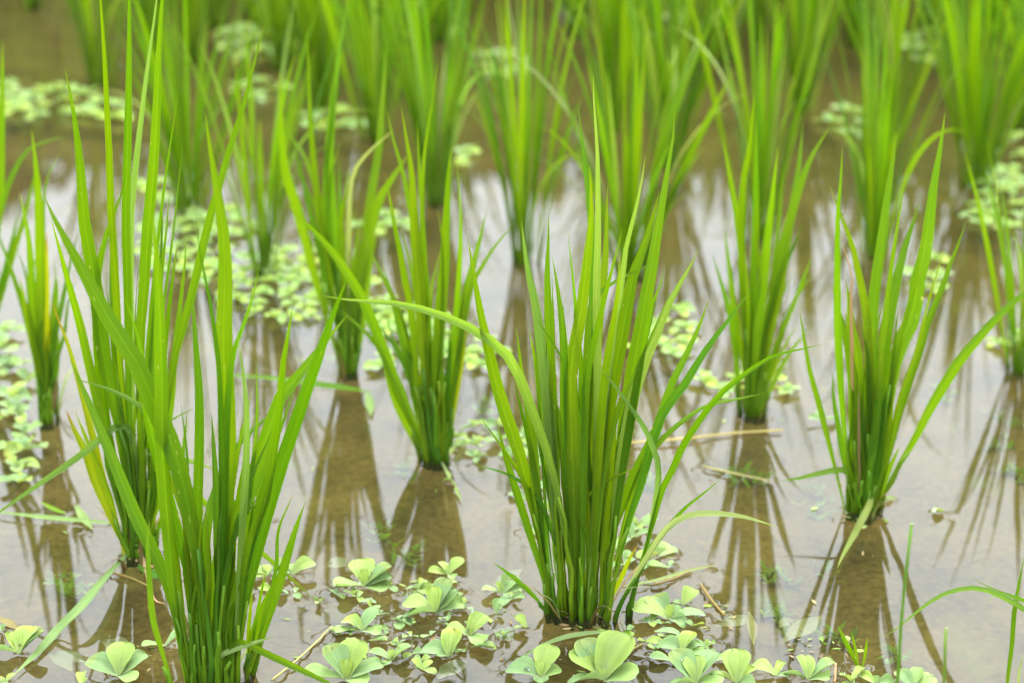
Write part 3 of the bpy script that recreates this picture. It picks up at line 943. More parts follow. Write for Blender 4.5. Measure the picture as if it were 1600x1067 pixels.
TOPROW = [
 (55, 12, 2, 0.85, 0.4), (240, 72, 4, 0.95, 3.9),
 (1160, 22, 2, 1.0, 0.9), (1320, 12, 3, 1.0, 2.0), (1448, 42, 1, 1.0, 4.1), (1085, 62, 2, 1.0, 3.7), (1545, 30, 5, 1.0, 2.2), (690, 62, 4, 1.0, 1.1), (585, 72, 0, 0.95, 4.5), (480, 22, 5, 1.0, 0.6), (335, 42, 2, 0.95, 2.8), (1015, -20, 0, 1.0, 5.5), (1240, -60, 3, 1.0, 1.9), (1390, -60, 0, 1.0, 0.4), (1590, -50, 2, 1.0, 3.3), (740, -70, 3, 1.0, 2.1), (150, -40, 2, 0.95, 5.0),
 (440, 105, 3, 0.95, 2.2), (720, 20, 1, 1.0, 0.7), (900, 55, 5, 0.9, 5.2), (1190, 60, 4, 1.0, 1.8), (1270, 40, 5, 1.0, 3.4),
 (20, -30, 2, 0.95, 2.6), (350, -20, 3, 0.95, 4.4), (1400, 30, 2, 1.0, 0.3), (1530, 55, 4, 1.0, 5.9),
 (1600, 200, 3, 0.95, 4.0), (1010, 30, 5, 1.0, 1.2), (960, 200, 4, 0.92, 2.6), (620, 60, 2, 1.0, 3.3), (700, -15, 3, 1.0, 5.0),
 (300, 95, 0, 0.95, 1.1), (395, 30, 5, 1.0, 4.1), (650, 110, 5, 1.0, 0.4), (770, -25, 0, 1.0, 2.5), (820, -60, 5, 1.0, 1.4), (930, -40, 1, 1.0, 4.7), (1100, -45, 4, 1.0, 0.6), (1290, -40, 1, 1.0, 3.2), (250, -50, 5, 1.0, 0.2), (420, -75, 2, 1.0, 1.2), (560, -100, 5, 1.0, 3.0), (985, 120, 5, 0.95, 3.0),
 (1130, 95, 3, 1.0, 5.0), (1340, 70, 1, 1.0, 2.1), (1480, 110, 0, 1.0, 3.6), (1590, 125, 1, 1.0, 1.5),
 (225, 15, 2, 0.95, 0.8), (560, 20, 3, 0.95, 2.9), (855, -10, 2, 0.9, 4.9), (1060, 5, 1, 1.0, 0.1), (1225, -5, 4, 1.0, 2.4),
 (1420, -20, 5, 1.0, 4.6), (1560, 0, 3, 1.0, 5.7), (690, -40, 1, 1.0, 3.8), (480, -60, 4, 1.0, 1.7), (950, -75, 0, 1.0, 0.9),
 (1150, -80, 5, 1.0, 3.1), (1330, -90, 2, 1.0, 5.3), (300, -70, 1, 1.0, 2.2), (800, -110, 5, 1.0, 1.3), (1500, -110, 4, 1.0, 0.5),
 (620, -130, 0, 1.0, 4.2), (1050, -150, 3, 1.0, 2.7), (100, -90, 3, 0.95, 3.5),
]
SEEN = sorted((t[0], t[1]) for t in TOPROW if t[1] >= 10)
ORD = ['first', 'second', 'third', 'fourth', 'fifth', 'sixth', 'seventh', 'eighth', 'ninth', 'tenth', 'eleventh', 'twelfth', 'thirteenth',
       'fourteenth', 'fifteenth', 'sixteenth', 'seventeenth', 'eighteenth', 'nineteenth', 'twentieth', 'twenty-first', 'twenty-second',
       'twenty-third', 'twenty-fourth', 'twenty-fifth', 'twenty-sixth', 'twenty-seventh', 'twenty-eighth', 'twenty-ninth', 'thirtieth', 'thirty-first', 'thirty-second', 'thirty-third',
       'thirty-fourth', 'thirty-fifth', 'thirty-sixth', 'thirty-seventh', 'thirty-eighth']
used = set()
for row in [b for b in BACK] + [t + (None,) for t in TOPROW]:
    px, py, k, s, rz, lab = row
    o = PROTOS[k] if k not in used else copy_tree(PROTOS[k])
    used.add(k)
    o.location = ground(px, py)
    o.rotation_euler = (0, 0, rz)
    o.scale = (s * random.uniform(0.94, 1.05), s * random.uniform(0.94, 1.05), s)
    if lab:
        tag(o, lab, 'rice plant', 'rice plants in the flooded field')
    elif py >= 10:
        k_ = SEEN.index((px, py))
        tag(o, ORD[k_] + ' from the left of the blurred rice plants whose feet show in the top strip', 'rice plant', 'blurred rice plants of the last rows')
    else:
        tag(o, 'strongly blurred rice blades rising past the top edge, foot out of sight', 'rice plant', 'rice plants beyond the top edge')

# ------------------------------------------------------------------ water lettuce
def pistia_leaf_grid(length, width, cup, curl, wav, lift, ph, asym=0.0):
    """spatulate ribbed leaf lying along +X; returns verts, faces, uvs"""
    nv, nu = 10, 7
    prof_v = [0, .12, .3, .5, .7, .85, .94, .985, 1.0]
    prof_w = [.26, .36, .62, .88, 1.0, .95, .76, .46, .18]
    V, F, UVs = [], [], []
    vs = [0, .1, .24, .4, .56, .7, .82, .91, .97, 1.0]
    for i in range(nv):
        v = vs[i]
        hw0 = 0.5 * width * float(np.interp(v, prof_v, prof_w))
        for k in range(nu):
            u = k / (nu - 1) * 2 - 1
            hw = hw0 * (1 + 0.10 * abs(u) * math.sin(6.3 * v + ph * (2 if u > 0 else 3)))
            x = length * (v - 0.03 * u * u * (v > .8) - 0.05 * (1 - abs(u)) * (v > .95))
            y = hw * u
            z = cup * hw * u * u * (1 + asym * u) * (0.6 + 0.6 * (1 - v)) + length * (lift * v - curl * v ** 2.6)
            z += wav * length * math.sin(5 * v + ph + 2.2 * u) * abs(u) * v
            z += 0.006 * length * math.cos(u * math.pi * 3.0) * v
            V.append((x, y, z)); UVs.append((k / (nu - 1), v * 0.6))
    for i in range(nv - 1):
        for k in range(nu - 1):
            a = i * nu + k
            F.append((a, a + nu, a + nu + 1, a + 1))
    return V, F, UVs


PISTIA_COL = [(0.104, 0.160, 0.040), (0.096, 0.154, 0.046), (0.118, 0.168, 0.032), (0.092, 0.150, 0.050), (0.124, 0.172, 0.028)]
LEAF_MESHES = []
st_ = random.getstate(); random.seed(77)
for q in range(14):
    L_ = 1.0
    V, F, U = pistia_leaf_grid(L_, random.uniform(0.56, 0.78), random.uniform(0.15, 0.85), random.uniform(0.02, 0.38),
                               random.uniform(0.02, 0.09), 0.10, random.uniform(0, 6), random.choice((-0.9, -0.4, 0.0, 0.4, 0.9)))
    c = 1.10 * np.array(PISTIA_COL[q % 5]) * random.uniform(0.9, 1.1)
    cols = []
    for (u_, v_) in U:
        f = max(0, 1 - v_ / 0.6 / 0.35)                  # paler leaf base
        cc = c * (1 - 0.5 * f) + np.array((0.15, 0.18, 0.08)) * 0.5 * f
        rim = max(0.0, abs(u_ * 2 - 1) - 0.78) / 0.22
        cc = cc * (1 + 0.22 * rim)
        if q % 4 == 3 and v_ / 0.6 > 0.8: cc = cc * np.array((1.25, 1.02, 0.8))      # ageing, yellowed margin
        cols.append((*cc, 1))
    me = mesh_obj('leaf', V, F, M_PIST, None, cols, U)
    LEAF_MESHES.append(me.data)
    bpy.data.objects.remove(me)
random.setstate(st_)


def leaf_matrix(az, elev, length, roll=0.0, base_r=0.0, z=0.0):
    return (Matrix.Rotation(az, 4, 'Z') @ Matrix.Translation((base_r, 0, z)) @ Matrix.Rotation(-elev, 4, 'Y')
            @ Matrix.Rotation(roll, 4, 'X') @ Matrix.Scale(length, 4))


def rosette_spec(n, rng):
    """(azimuth, elevation, relative length, roll, mesh index) of the leaves"""
    out = []
    a0 = rng.uniform(0, 6.28)
    for i in range(n):
        az = a0 + i * 2.39996 + rng.uniform(-0.25, 0.25)
        f = i / max(1, n - 1)
        if n <= 2:
            el, ln = R(rng.uniform(4, 14)), rng.uniform(0.85, 1)
        else:
            el = R(10 + 48 * f ** 1.3 + rng.uniform(-8, 8))
            ln = (1.0 - 0.55 * f ** 1.6) * rng.uniform(0.85, 1.08)
        out.append((az, el, ln, rng.uniform(-0.3, 0.3), rng.randrange(len(LEAF_MESHES))))
    return out


def add_contact_leaf(M, me):
    idx = range(0, len(me.vertices), 1)
    for i in idx:
        p = M @ me.vertices[i].co
        if p.z < 0.006: CONTACT.append((p.x, p.y, 0.0015))


def rosette(px, py, r_px, n, label, group, seed=None, spec=None, tiltc=None, flat=False):
    G = ground(px, py, 0.003)
    rng = random.Random(seed if seed is not None else int(px * 31 + py * 17))
    root = empty('water_lettuce', G)
    tag(root, label, 'water lettuce', group)
    r = 0.89 * r_px * px_to_m(G)
    if spec is None: spec = rosette_spec(n, rng)
    for (az, el, ln, roll, mi) in spec:
        if flat: el = R(rng.uniform(2, 7))
        o = bpy.data.objects.new('leaf', LEAF_MESHES[mi])
        COL.objects.link(o)
        o.parent = root
        ML = leaf_matrix(az, el, r * ln, roll, 0.02 * r, 0.001)
        o.matrix_local = ML
        add_contact_leaf(Matrix.Translation(G) @ ML, o.data)
    return root


def S(*rows):
    """hand set leaves: azimuth deg (0 = right, 90 = away), elevation deg, relative length, mesh"""
    return [(R(a), R(e), l, 0.05, m) for (a, e, l, m) in rows]


NEAR = 'water lettuce floating in the front mat'
rosette(569, 916, 60, 6, 'many leaved water lettuce at the far left of the front mat, one leaf standing up', NEAR, spec=S((205, 14, .95, 0), (100, 42, .95, 2), (28, 30, 1.0, 3), (10, 22, .85, 1), (88, 70, .5, 4), (340, 8, .75, 5)))
rosette(680, 957, 66, 6, 'largest water lettuce in mid mat with a wide blue green back leaf', NEAR, spec=S((62, 46, 1.0, 3), (160, 22, .9, 2), (105, 62, .7, 4), (40, 40, .85, 1), (15, 10, .8, 0), (200, 12, .9, 6)))
rosette(566, 986, 50, 6, 'water lettuce with a round upright leaf, below the many leaved one', NEAR, spec=S((55, 46, 1.0, 8), (190, 10, 1.0, 5), (160, 30, .8, 7), (115, 35, .55, 1), (330, 9, .8, 0)))
rosette(541, 1061, 70, 6, 'big water lettuce by the lower edge with two tall leaves, nearest the left rice plant', NEAR, spec=S((140, 48, 1.0, 3), (68, 58, 1.05, 2), (15, 22, 1.0, 1), (95, 75, .5, 4), (185, 10, 1.1, 0), (320, 15, .7, 5)))
rosette(611, 1033, 46, 4, 'water lettuce with two wing like leaves, right of the big one by the edge', NEAR, spec=S((38, 32, 1.0, 10), (155, 22, 1.0, 11), (90, 55, .45, 4), (240, 12, .5, 1)))
rosette(734, 994, 48, 4, 'water lettuce with one cupped bright leaf at the right of the front mat', NEAR, spec=S((40, 44, 1.0, 12), (160, 22, .95, 2), (300, 8, 1.0, 0), (100, 60, .4, 4)))
rosette(702, 1026, 54, 4, 'water lettuce with a single tall pale leaf near the lower edge of the mat', NEAR, spec=S((82, 58, .95, 7), (160, 15, 1.0, 13), (40, 50, .4, 4), (200, 20, .45, 1)))
rosette(785, 928, 42, 5, 'small water lettuce left of the foot of the central rice plant', NEAR, spec=S((45, 42, 1.0, 6), (165, 14, .9, 5), (125, 50, .55, 4), (20, 6, .85, 0), (310, 8, .6, 8)))
rosette(660, 1047, 30, 3, 'little yellow green water lettuce with a curled lobe, in the gap of the front mat', NEAR, spec=S((150, 40, .9, 4), (40, 40, .8, 9), (330, 12, .9, 2)))
rosette(620, 972, 26, 3, 'little water lettuce between the round leaved one and the largest one', NEAR)
rosette(655, 921, 36, 4, 'flat water lettuce tucked behind the largest one in the mat', NEAR)
rosette(700, 899, 40, 4, 'water lettuce with a glossy upright leaf at the back of the front mat', NEAR, spec=S((35, 48, 1.0, 2), (120, 40, .8, 9), (180, 15, .9, 4), (300, 10, .6, 0)))
rosette(552, 930, 26, 3, 'tiny water lettuce just below the many leaved one', NEAR)
rosette(600, 992, 17, 2, 'two leaved seedling of water lettuce touching the round leaved one', NEAR)
rosette(576, 1002, 34, 1, 'single flat oval lettuce leaf lying on the water below the round leaved one', NEAR, spec=S((0, 5, 1.0, 3)))
rosette(560, 942, 32, 1, 'single flat lettuce leaf lying near the far left of the front mat', NEAR, spec=S((10, 5, 1.0, 8)))
rosette(612, 968, 40, 1, 'broad flat lettuce leaf left of the largest rosette', NEAR, spec=S((-20, 5, 1.0, 13)))
rosette(735, 1012, 42, 1, 'flat speckled lettuce leaf lying below the cupped bright leaf', NEAR, spec=S((0, 5, 1.0, 3)))
rosette(775, 960, 34, 1, 'upright single lettuce leaf below the small one by the rice foot', NEAR, spec=S((70, 50, .9, 6)))
rosette(822, 982, 32, 3, 'pointed lettuce leaf closest to the dark foot of the central rice plant', NEAR, spec=S((130, 30, 1.0, 4), (200, 25, .7, 9)))
rosette(845, 1058, 64, 5, 'water lettuce with a round drop on its left leaf, below the central rice plant', NEAR, spec=S((160, 16, 1.0, 13), (65, 55, .95, 2), (110, 60, .45, 4), (20, 20, .6, 5), (270, 20, .6, 1)))
rosette(942, 1063, 84, 6, 'biggest water lettuce at the lower edge, two broad folded leaves, below the central plant', NEAR, spec=S((42, 54, 1.1, 12), (130, 42, 1.0, 3), (150, 48, .9, 2), (75, 62, .5, 9), (345, 25, .8, 5), (210, 25, .8, 6)))
rosette(1045, 968, 64, 6, 'spreading water lettuce right of the foot of the central rice plant', NEAR, spec=S((158, 24, 1.05, 2), (120, 18, 1.0, 3), (14, 12, 1.05, 8), (80, 70, .4, 4), (50, 40, .5, 1), (320, 14, .55, 6)))
rosette(1067, 1019, 50, 6, 'pale spotted water lettuce in the right part of the front mat', NEAR, spec=S((150, 12, 1.05, 13), (60, 46, .85, 7), (90, 30, .8, 10), (20, 25, .7, 1), (330, 8, .8, 0)))
rosette(1022, 988, 48, 1, 'wavy flat lettuce leaf lying right of the dark water under the central rice plant', NEAR, spec=S((0, 4, 1.0, 8)))
rosette(1016, 972, 26, 2, 'seedling of water lettuce above the wavy flat leaf', NEAR)
rosette(1008, 1003, 34, 2, 'small oval lettuce leaf below the wavy flat one', NEAR, spec=S((-10, 10, 1.0, 9), (180, 20, .4, 4)))
rosette(1068, 946, 40, 2, 'heart shaped lettuce leaf at the right end of the front mat', NEAR, spec=S((50, 34, 1.0, 12), (150, 14, .5, 1)))
rosette(1105, 1010, 26, 4, 'cluster of small round lettuce leaves right of the pale spotted one', NEAR)
rosette(1112, 1032, 34, 1, 'flat shiny lettuce leaf at the right end of the front mat', NEAR, spec=S((5, 5, 1.0, 0)))
rosette(1048, 1034, 40, 2, 'thin lettuce leaf half hidden behind the big cut off rosette at the lower edge', NEAR, spec=S((160, 10, 1.0, 1), (20, 15, .7, 5)))
rosette(1087, 1068, 72, 5, 'big blue green water lettuce cut off by the lower edge, right of the biggest one', NEAR, spec=S((140, 40, 1.0, 3), (55, 42, 1.0, 13), (95, 60, .7, 2), (350, 20, .7, 5), (200, 20, .7, 6)))
rosette(1150, 1068, 56, 5, 'yellow green water lettuce with an upright tongue shaped leaf at the lower edge', NEAR, spec=S((85, 62, 1.1, 2), (30, 30, .8, 4), (150, 25, .8, 9), (320, 20, .7, 6)))
EDGE = 'water lettuce along the lower edge on the right'
rosette(1212, 1056, 46, 4, 'folded bright water lettuce leaf at the lower edge under the pale grass', EDGE, spec=S((145, 24, 1.0, 2), (60, 30, .7, 4), (330, 20, .6, 1)))
rosette(1262, 1062, 62, 5, 'wide water lettuce at the lower edge, left of the short bent shoot', EDGE, spec=S((25, 26, .95, 3), (95, 46, .75, 12), (160, 18, .7, 6), (330, 20, .7, 0)))
rosette(1330, 1066, 40, 4, 'low water lettuce at the lower edge, under the short bent shoot', EDGE)
rosette(1368, 1070, 40, 4, 'low water lettuce at the lower edge, just left of the green cut stalk', EDGE)
rosette(1428, 1074, 48, 4, 'rightmost water lettuce at the lower edge, right of the green cut stalk', EDGE, spec=S((70, 36, .9, 10), (140, 24, .9, 3), (20, 20, .9, 5)))
rosette(1475, 800, 22, 1, 'lone lettuce leaf with a shining drop in open water right of the right rice plant', 'lone floating lettuce leaves', spec=S((180, 5, 1.0, 12)))
rosette(1284, 658, 28, 4, 'small pale water lettuce in open water left of the right rice plant', 'lone floating lettuce leaves', spec=S((175, 12, .9, 3), (95, 40, .9, 8), (10, 10, 1.0, 13)))
LEFT = 'water lettuce in the lower left corner'
rosette(186, 1056, 62, 5, 'water lettuce with an upright tongue leaf left of the cut off front rice plant', LEFT, spec=S((168, 20, 1.05, 3), (88, 56, 1.0, 2), (38, 30, 1.0, 1), (55, 50, .6, 4), (320, 14, .7, 5)))
rosette(258, 1010, 46, 2, 'folded lettuce leaf with drops close to the left front rice plant', LEFT, spec=S((45, 26, 1.0, 13), (185, 12, .9, 5)))
rosette(30, 1022, 60, 5, 'blue green water lettuce at the left edge with a leaf lapping the fallen rice leaf', LEFT, spec=S((40, 34, 1.0, 3), (70, 44, .95, 7), (120, 36, .8, 4), (180, 20, .9, 6)))
rosette(128, 1072, 40, 4, 'low water lettuce cut off by the lower edge at the left', LEFT)
rosette(3, 986, 28, 3, 'small water lettuce cut off by the left edge above the blue green one', LEFT)
rosette(10, 1066, 34, 4, 'low water lettuce in the very corner at lower left', LEFT)
rosette(418, 900, 42, 3, 'water lettuce with spread leaves right of the left front rice plant', LEFT, spec=S((160, 24, .8, 2), (30, 34, 1.0, 3), (100, 30, .7, 9), (210, 10, .7, 4)))
rosette(458, 898, 40, 3, 'water lettuce with a pointed leaf, crossed by a fallen rice leaf', LEFT, spec=S((25, 26, 1.1, 12), (170, 20, .8, 1), (100, 30, .6, 5)))
rosette(460, 928, 20, 3, 'tiny water lettuce below the fallen rice leaf', LEFT)
rosette(425, 925, 30, 2, 'flat lettuce leaves below the spread ones beside the left front rice plant', LEFT)
BEH = 'water lettuce floating behind the central rice plant'
rosette(990, 842, 44, 5, 'pale water lettuce just right of the central stems, partly hidden', BEH)
rosette(1000, 824, 40, 4, 'water lettuce furthest back of those right of the central stems', BEH)
rosette(968, 864, 42, 4, 'water lettuce seen between the central stems and the arching leaf', BEH)
rosette(1027, 869, 44, 4, 'flat leaved water lettuce at the right of the group behind the central plant', BEH)
rosette(975, 884, 40, 2, 'low lettuce leaves at the foot of the central stems on their right', BEH)
rosette(1044, 888, 38, 2, 'flat drop covered lettuce leaf at the right end of the group behind the central plant', BEH, spec=S((170, 5, 1.0, 0), (60, 8, .6, 3)))
rosette(1008, 880, 28, 3, 'small water lettuce nestled in the group right of the central stems', BEH)
LEFTB = 'water lettuce showing left of the central stems'
rosette(851, 764, 34, 3, 'lettuce leaves showing just left of the central leaves, upper group', LEFTB)
rosette(846, 730, 34, 3, 'water lettuce behind the leftmost central leaf, topmost', LEFTB)
rosette(818, 778, 32, 2, 'oval lettuce leaves left of the central plant in open water', LEFTB)
rosette(860, 800, 34, 3, 'lettuce leaves glimpsed between the left central stems', LEFTB)
rosette(838, 832, 22, 2, 'small lettuce leaf between the lowest left central leaves', LEFTB)


def random_mat(points, group, label, rmin, rmax, seed, leaves=(4, 7), whole=False):
    """A mat of rosettes round the given spots (photo px x, y, spread x, spread y, count)."""
    rng = random.Random(seed)
    placed, made = [], []
    for (cx, cy, sx, sy, n) in points:
        k = tries = 0
        while k < n and tries < 400:
            tries += 1
            a, q = rng.uniform(0, 6.28), math.sqrt(rng.random())
            x, y = cx + sx * q * math.cos(a), cy + sy * q * math.sin(a)
            r = rng.uniform(rmin, rmax)
            if any(abs(x - u) < 0.8 * (r + w) * 0.72 and abs(y - v) < 0.8 * (r + w) * 0.34 for (u, v, w) in placed): continue
            placed.append((x, y, r)); k += 1
            if not whole:
                made.append((x, rosette(x, y, r, rng.randint(*leaves), label, group, seed=rng.randrange(10 ** 6))))
            else:
                o = rng.choice(WHOLE).copy()
                COL.objects.link(o)
                G = ground(x, y, 0.003)
                s = r * px_to_m(G)
                o.location = G; o.scale = (s, s, s); o.rotation_euler = (0, 0, rng.uniform(0, 6.28))
                tag(o, label, 'water lettuce', group)
                made.append((x, o))
    if 1 < len(made) and (len(made) <= 8 or not whole):            # tell the members of a small patch apart
        for i, (x, o) in enumerate(sorted(made, key=lambda m: m[0])):
            t_ = ORD[i] + ' from left: ' + label
            for w_ in ('blurred ', 'small ', 'water ', 'the '):
                if len(t_.split()) > 16: t_ = t_.replace(w_, '', 1)
            o['label'] = t_


# rosettes for the blurred mats: one mesh each, their leaves are only a few pixels there
WHOLE = []
for q in range(6):
    rng = random.Random(900 + q)
    V, F, U, C_ = [], [], [], []
    for (az, el, ln, roll, mi) in rosette_spec(rng.randint(5, 8), rng):
        M = leaf_matrix(az, el, ln, roll, 0.02, 0.02)
        me = LEAF_MESHES[mi]
        b = len(V)
        V += [tuple(M @ v.co) for v in me.vertices]
        F += [tuple(i + b for i in p.vertices) for p in me.polygons]
        ca = me.color_attributes['col'].data
        C_ += [(ca[i].color[0] * 1.28, ca[i].color[1] * 1.30, ca[i].color[2] * 0.95, 1) for i in range(len(me.vertices))]
        U += [((i % 7) / 6, (i // 7) / 9 * 0.6) for i in range(len(me.vertices))]
    o = mesh_obj('water_lettuce', V, F, M_PIST, None, C_, U)
    WHOLE.append(o)

def mats(group, rmin, rmax, seed, whole, *spots):
    for n_, (label, pts) in enumerate(spots):
        random_mat(pts, group, label, rmin, rmax, seed * 20 + n_, whole=whole)


random_mat([(650, 960, 160, 75, 24), (600, 1010, 110, 45, 9)], 'small water lettuce filling the front mat', 'tiny water lettuce between the larger ones of the front mat', 16, 27, 41, leaves=(2, 4))
random_mat([(1050, 1000, 80, 45, 12)], 'small water lettuce filling the front mat', 'tiny water lettuce between the larger ones right of the central foot', 15, 26, 42, leaves=(2, 4))
mats('lettuce mat right of the open fanning plant', 24, 36, 1, False,
     ('water lettuce in the small mat right of the open fanning plant', [(770, 690, 70, 28, 12)]),
     ('lettuce in the small mat against the left central leaves', [(835, 700, 30, 18, 4)]))
mats('lettuce mat at the left edge', 36, 54, 2, False,
     ('lettuce in the left edge mat beside the narrow rice foot', [(15, 690, 30, 60, 8)]),
     ('lettuce just left of the narrow rice plant stems', [(30, 610, 34, 40, 6)]),
     ('water lettuce at the far end of the left edge mat', [(5, 550, 22, 34, 5)]),
     ('water lettuce at the near end of the left edge mat', [(10, 752, 22, 16, 2)]))
mats('lettuce mat behind the open fanning plant', 20, 32, 3, True,
     ('blurred water lettuce seen through the leaves of the open fanning plant', [(650, 520, 70, 36, 12), (630, 565, 50, 14, 4)]),
     ('blurred water lettuce just right of the open fanning plant, above brown water', [(735, 555, 44, 26, 8)]),
     ('blurred water lettuce left of the open fanning plant, behind the bent leaf', [(600, 490, 36, 20, 5)]))
mats('large lettuce mat behind the tall left plant', 20, 32, 4, True,
     ('blurred water lettuce in the left part of the large mat behind the tall left plant', [(290, 385, 85, 52, 40)]),
     ('blurred water lettuce at the near edge of the large mat, right of the tall blades', [(400, 440, 70, 36, 24), (440, 480, 60, 22, 12)]),
     ('blurred water lettuce in the right part of the large mat', [(480, 430, 60, 46, 28), (560, 470, 30, 30, 6)]),
     ('blurred water lettuce at the far edge of the large mat', [(340, 350, 60, 20, 8)]))
mats('lettuce patch right of the central leaves', 24, 34, 5, True,
     ('blurred water lettuce in the patch right of the central leaves', [(1050, 520, 40, 34, 8), (1000, 545, 24, 14, 3)]))
mats('lettuce round the foot of the plant with the brown stem', 22, 30, 6, True,
     ('small blurred water lettuce left of the foot of the plant with the brown stem', [(1115, 598, 36, 14, 4)]),
     ('small blurred water lettuce right of the foot of the plant with the brown stem', [(1210, 606, 30, 14, 3)]))
mats('lettuce patch at the upper left', 20, 30, 7, True,
     ('blurred water lettuce in the bright patch in brown water at the upper left', [(100, 165, 85, 24, 18), (170, 185, 24, 12, 3)]),
     ('blurred water lettuce of the upper left patch, touching the left edge', [(20, 150, 30, 20, 5)]))
mats('lettuce patches at the back by the dark based plant', 22, 32, 8, True,
     ('blurred water lettuce in the pale patch at the top, left of the dark based plant', [(390, 70, 60, 26, 12)]),
     ('blurred water lettuce in the smaller pale patch below the top one', [(400, 140, 40, 14, 5)]),
     ('blurred water lettuce in the pale patch at the foot of the dark based plant', [(520, 192, 46, 14, 8)]))
mats('bright lettuce mat at the right edge', 20, 30, 9, True,
     ('blurred water lettuce in the bright mat at the right edge', [(1575, 310, 40, 46, 26)]),
     ('blurred water lettuce left of the bright mat at the right edge', [(1530, 340, 22, 20, 4)]))
mats('stray lettuce rosettes further back', 22, 30, 10, True,
     ('blurred water lettuce right of the right rice plant, on the brown reflection', [(1455, 430, 28, 26, 5)]),
     ('blurred water lettuce in brown water behind the right rice plant', [(1330, 190, 40, 20, 6)]),
     ('blurred water lettuce between two rice plants left of the open fanning one', [(600, 350, 40, 14, 4)]),
     ('blurred water lettuce at the top, left of the open brown water', [(785, 100, 30, 26, 6)]),
     ('blurred water lettuce at the top right among the last rows', [(1440, 75, 34, 24, 6)]),
     ('blurred water lettuce in bright water at the foot of the upright blurred plant', [(735, 255, 24, 16, 2)]),
     ('blurred water lettuce by the foot of the plant cut off at the right edge', [(1580, 540, 26, 16, 3)]),
     ('blurred water lettuce above the bright mat at the right edge', [(1570, 240, 30, 30, 4)]),
     ('blurred water lettuce right behind the tall left blades, far edge of bright water', [(260, 300, 50, 14, 5)]),
     ('blurred water lettuce at the top edge, right of the open brown water', [(1080, 30, 60, 30, 5)]))
for o in WHOLE: bpy.data.objects.remove(o)

# ------------------------------------------------------------------ small things on and in the water
def floating_strip(name, label, cat, pts, w, code, group, z=0.004, flat=True, mat=None, peak=0.5, base=0.6):
    P2 = resample(pts, 10)
    path = [np.array(ground(p[0], p[1], z + 0.0015 * math.sin(3.1 * i / 9 * 2))) for i, p in enumerate(P2)]
    org = path[0].copy()
    sc = px_to_m(Vector(path[5])) * w
    c = leaf_colour(code)
    if flat:
        o = ribbon(name, path, sc * 1.6, np.array((0.05, -0.3, 1.0)), mat or M_DRY, None, code, org, base=base, peak=peak, fold=0.2, twist=0.3)
    else:
        r = sc * 0.5
        o = tube(name, path, np.linspace(r, r * 0.8, 10), mat or M_DRY, None, c, org, sides=6)
    o.location = tuple(org)
    tag(o, label, cat, group)
    for p in path[::2]:
        if z > 0: CONTACT.append((p[0], p[1], 0.001))
    return o


ST = 'straws floating on the water'
floating_strip('straw', 'long yellow straw floating in front of the plant with the brown stem', 'straw', [(985, 692), (1060, 686), (1144, 677), (1222, 672)], 4, 'w', ST, flat=False)
floating_strip('straw', 'orange straw lying across the reflection below the long yellow straw', 'straw', [(1098, 728), (1150, 740), (1202, 751)], 3, 'w', ST, flat=False)
floating_strip('straw', 'orange straw behind the spreading lettuce right of the central plant', 'straw', [(1017, 914), (1050, 905), (1077, 893)], 4.5, 'b', ST, flat=False)
floating_strip('straw', 'orange straw slanting down at the right end of the front lettuce mat', 'straw', [(1094, 912), (1112, 938), (1132, 961)], 5, 'b', ST, flat=False)
floating_strip('straw', 'short brown straw below the foot of the central plant', 'straw', [(972, 1023), (988, 1014), (1004, 1006)], 4.5, 'b', ST, flat=False)
floating_strip('straw', 'long pale straw slanting up to the front mat from the left front plant', 'straw', [(425, 1062), (460, 1034), (495, 1002), (517, 979)], 4, 'w', ST, flat=False)
floating_strip('straw', 'thin orange straw at the foot of the tall left plant', 'straw', [(170, 893), (205, 903), (233, 916)], 4, 'b', ST, flat=False)
floating_strip('straw', 'brown curled scrap of straw at the left edge above the corner lettuce', 'straw', [(-6, 966), (12, 972), (30, 983)], 9, 'b', ST)
floating_strip('straw', 'pale straw standing by the lettuce at the lower edge', 'straw', [(1304, 1066), (1305, 1050), (1306, 1036)], 5, 's', ST, flat=False)
FL = 'loose rice leaves lying on the water'
floating_strip('fallen_leaf', 'long fallen rice leaf curving round the dark water below the central plant', 'leaf', [(817, 1027), (850, 1007), (887, 994), (925, 988), (965, 986)], 6, 'l', FL, mat=M_RICE)
floating_strip('fallen_leaf', 'thin fallen leaf lying level across the reflection left of the tall plant', 'leaf', [(-10, 800), (60, 807), (130, 813), (198, 819)], 6, 'l', FL, mat=M_RICE)
floating_strip('fallen_leaf', 'short pale cut leaf left of the tall plant', 'leaf', [(118, 790), (130, 808), (145, 827)], 9, 'l', FL, mat=M_RICE)
floating_strip('fallen_leaf', 'yellow curled leaf scrap on the brown reflection at the left', 'leaf', [(64, 785), (84, 795), (105, 803)], 5, 'y', FL, mat=M_RICE)
floating_strip('fallen_leaf', 'long green leaf lying on the water left of the open fanning plant', 'leaf', [(366, 588), (430, 592), (492, 600), (549, 607), (587, 614)], 8, 'g', FL, mat=M_RICE)
floating_strip('fallen_leaf', 'small pale leaf hanging in the water below the blurred plant', 'leaf', [(574, 614), (578, 632), (580, 650)], 9, 'l', FL, mat=M_RICE)
floating_strip('fallen_leaf', 'pale leaf blade on the water at the right end of the front mat', 'leaf', [(975, 688 + 228), (1030, 905), (1080, 890), (1122, 882)], 4, 'l', FL, mat=M_RICE)
floating_strip('fallen_leaf', 'short green leaf pointing down right of the central foot', 'leaf', [(980, 985), (979, 1000), (978, 1014)], 8, 'y', FL, mat=M_RICE)
floating_strip('fallen_leaf', 'pale scrap of leaf beside the foot of the right plant', 'leaf', [(1378, 777), (1390, 778), (1402, 779)], 7, 'l', FL, mat=M_RICE)
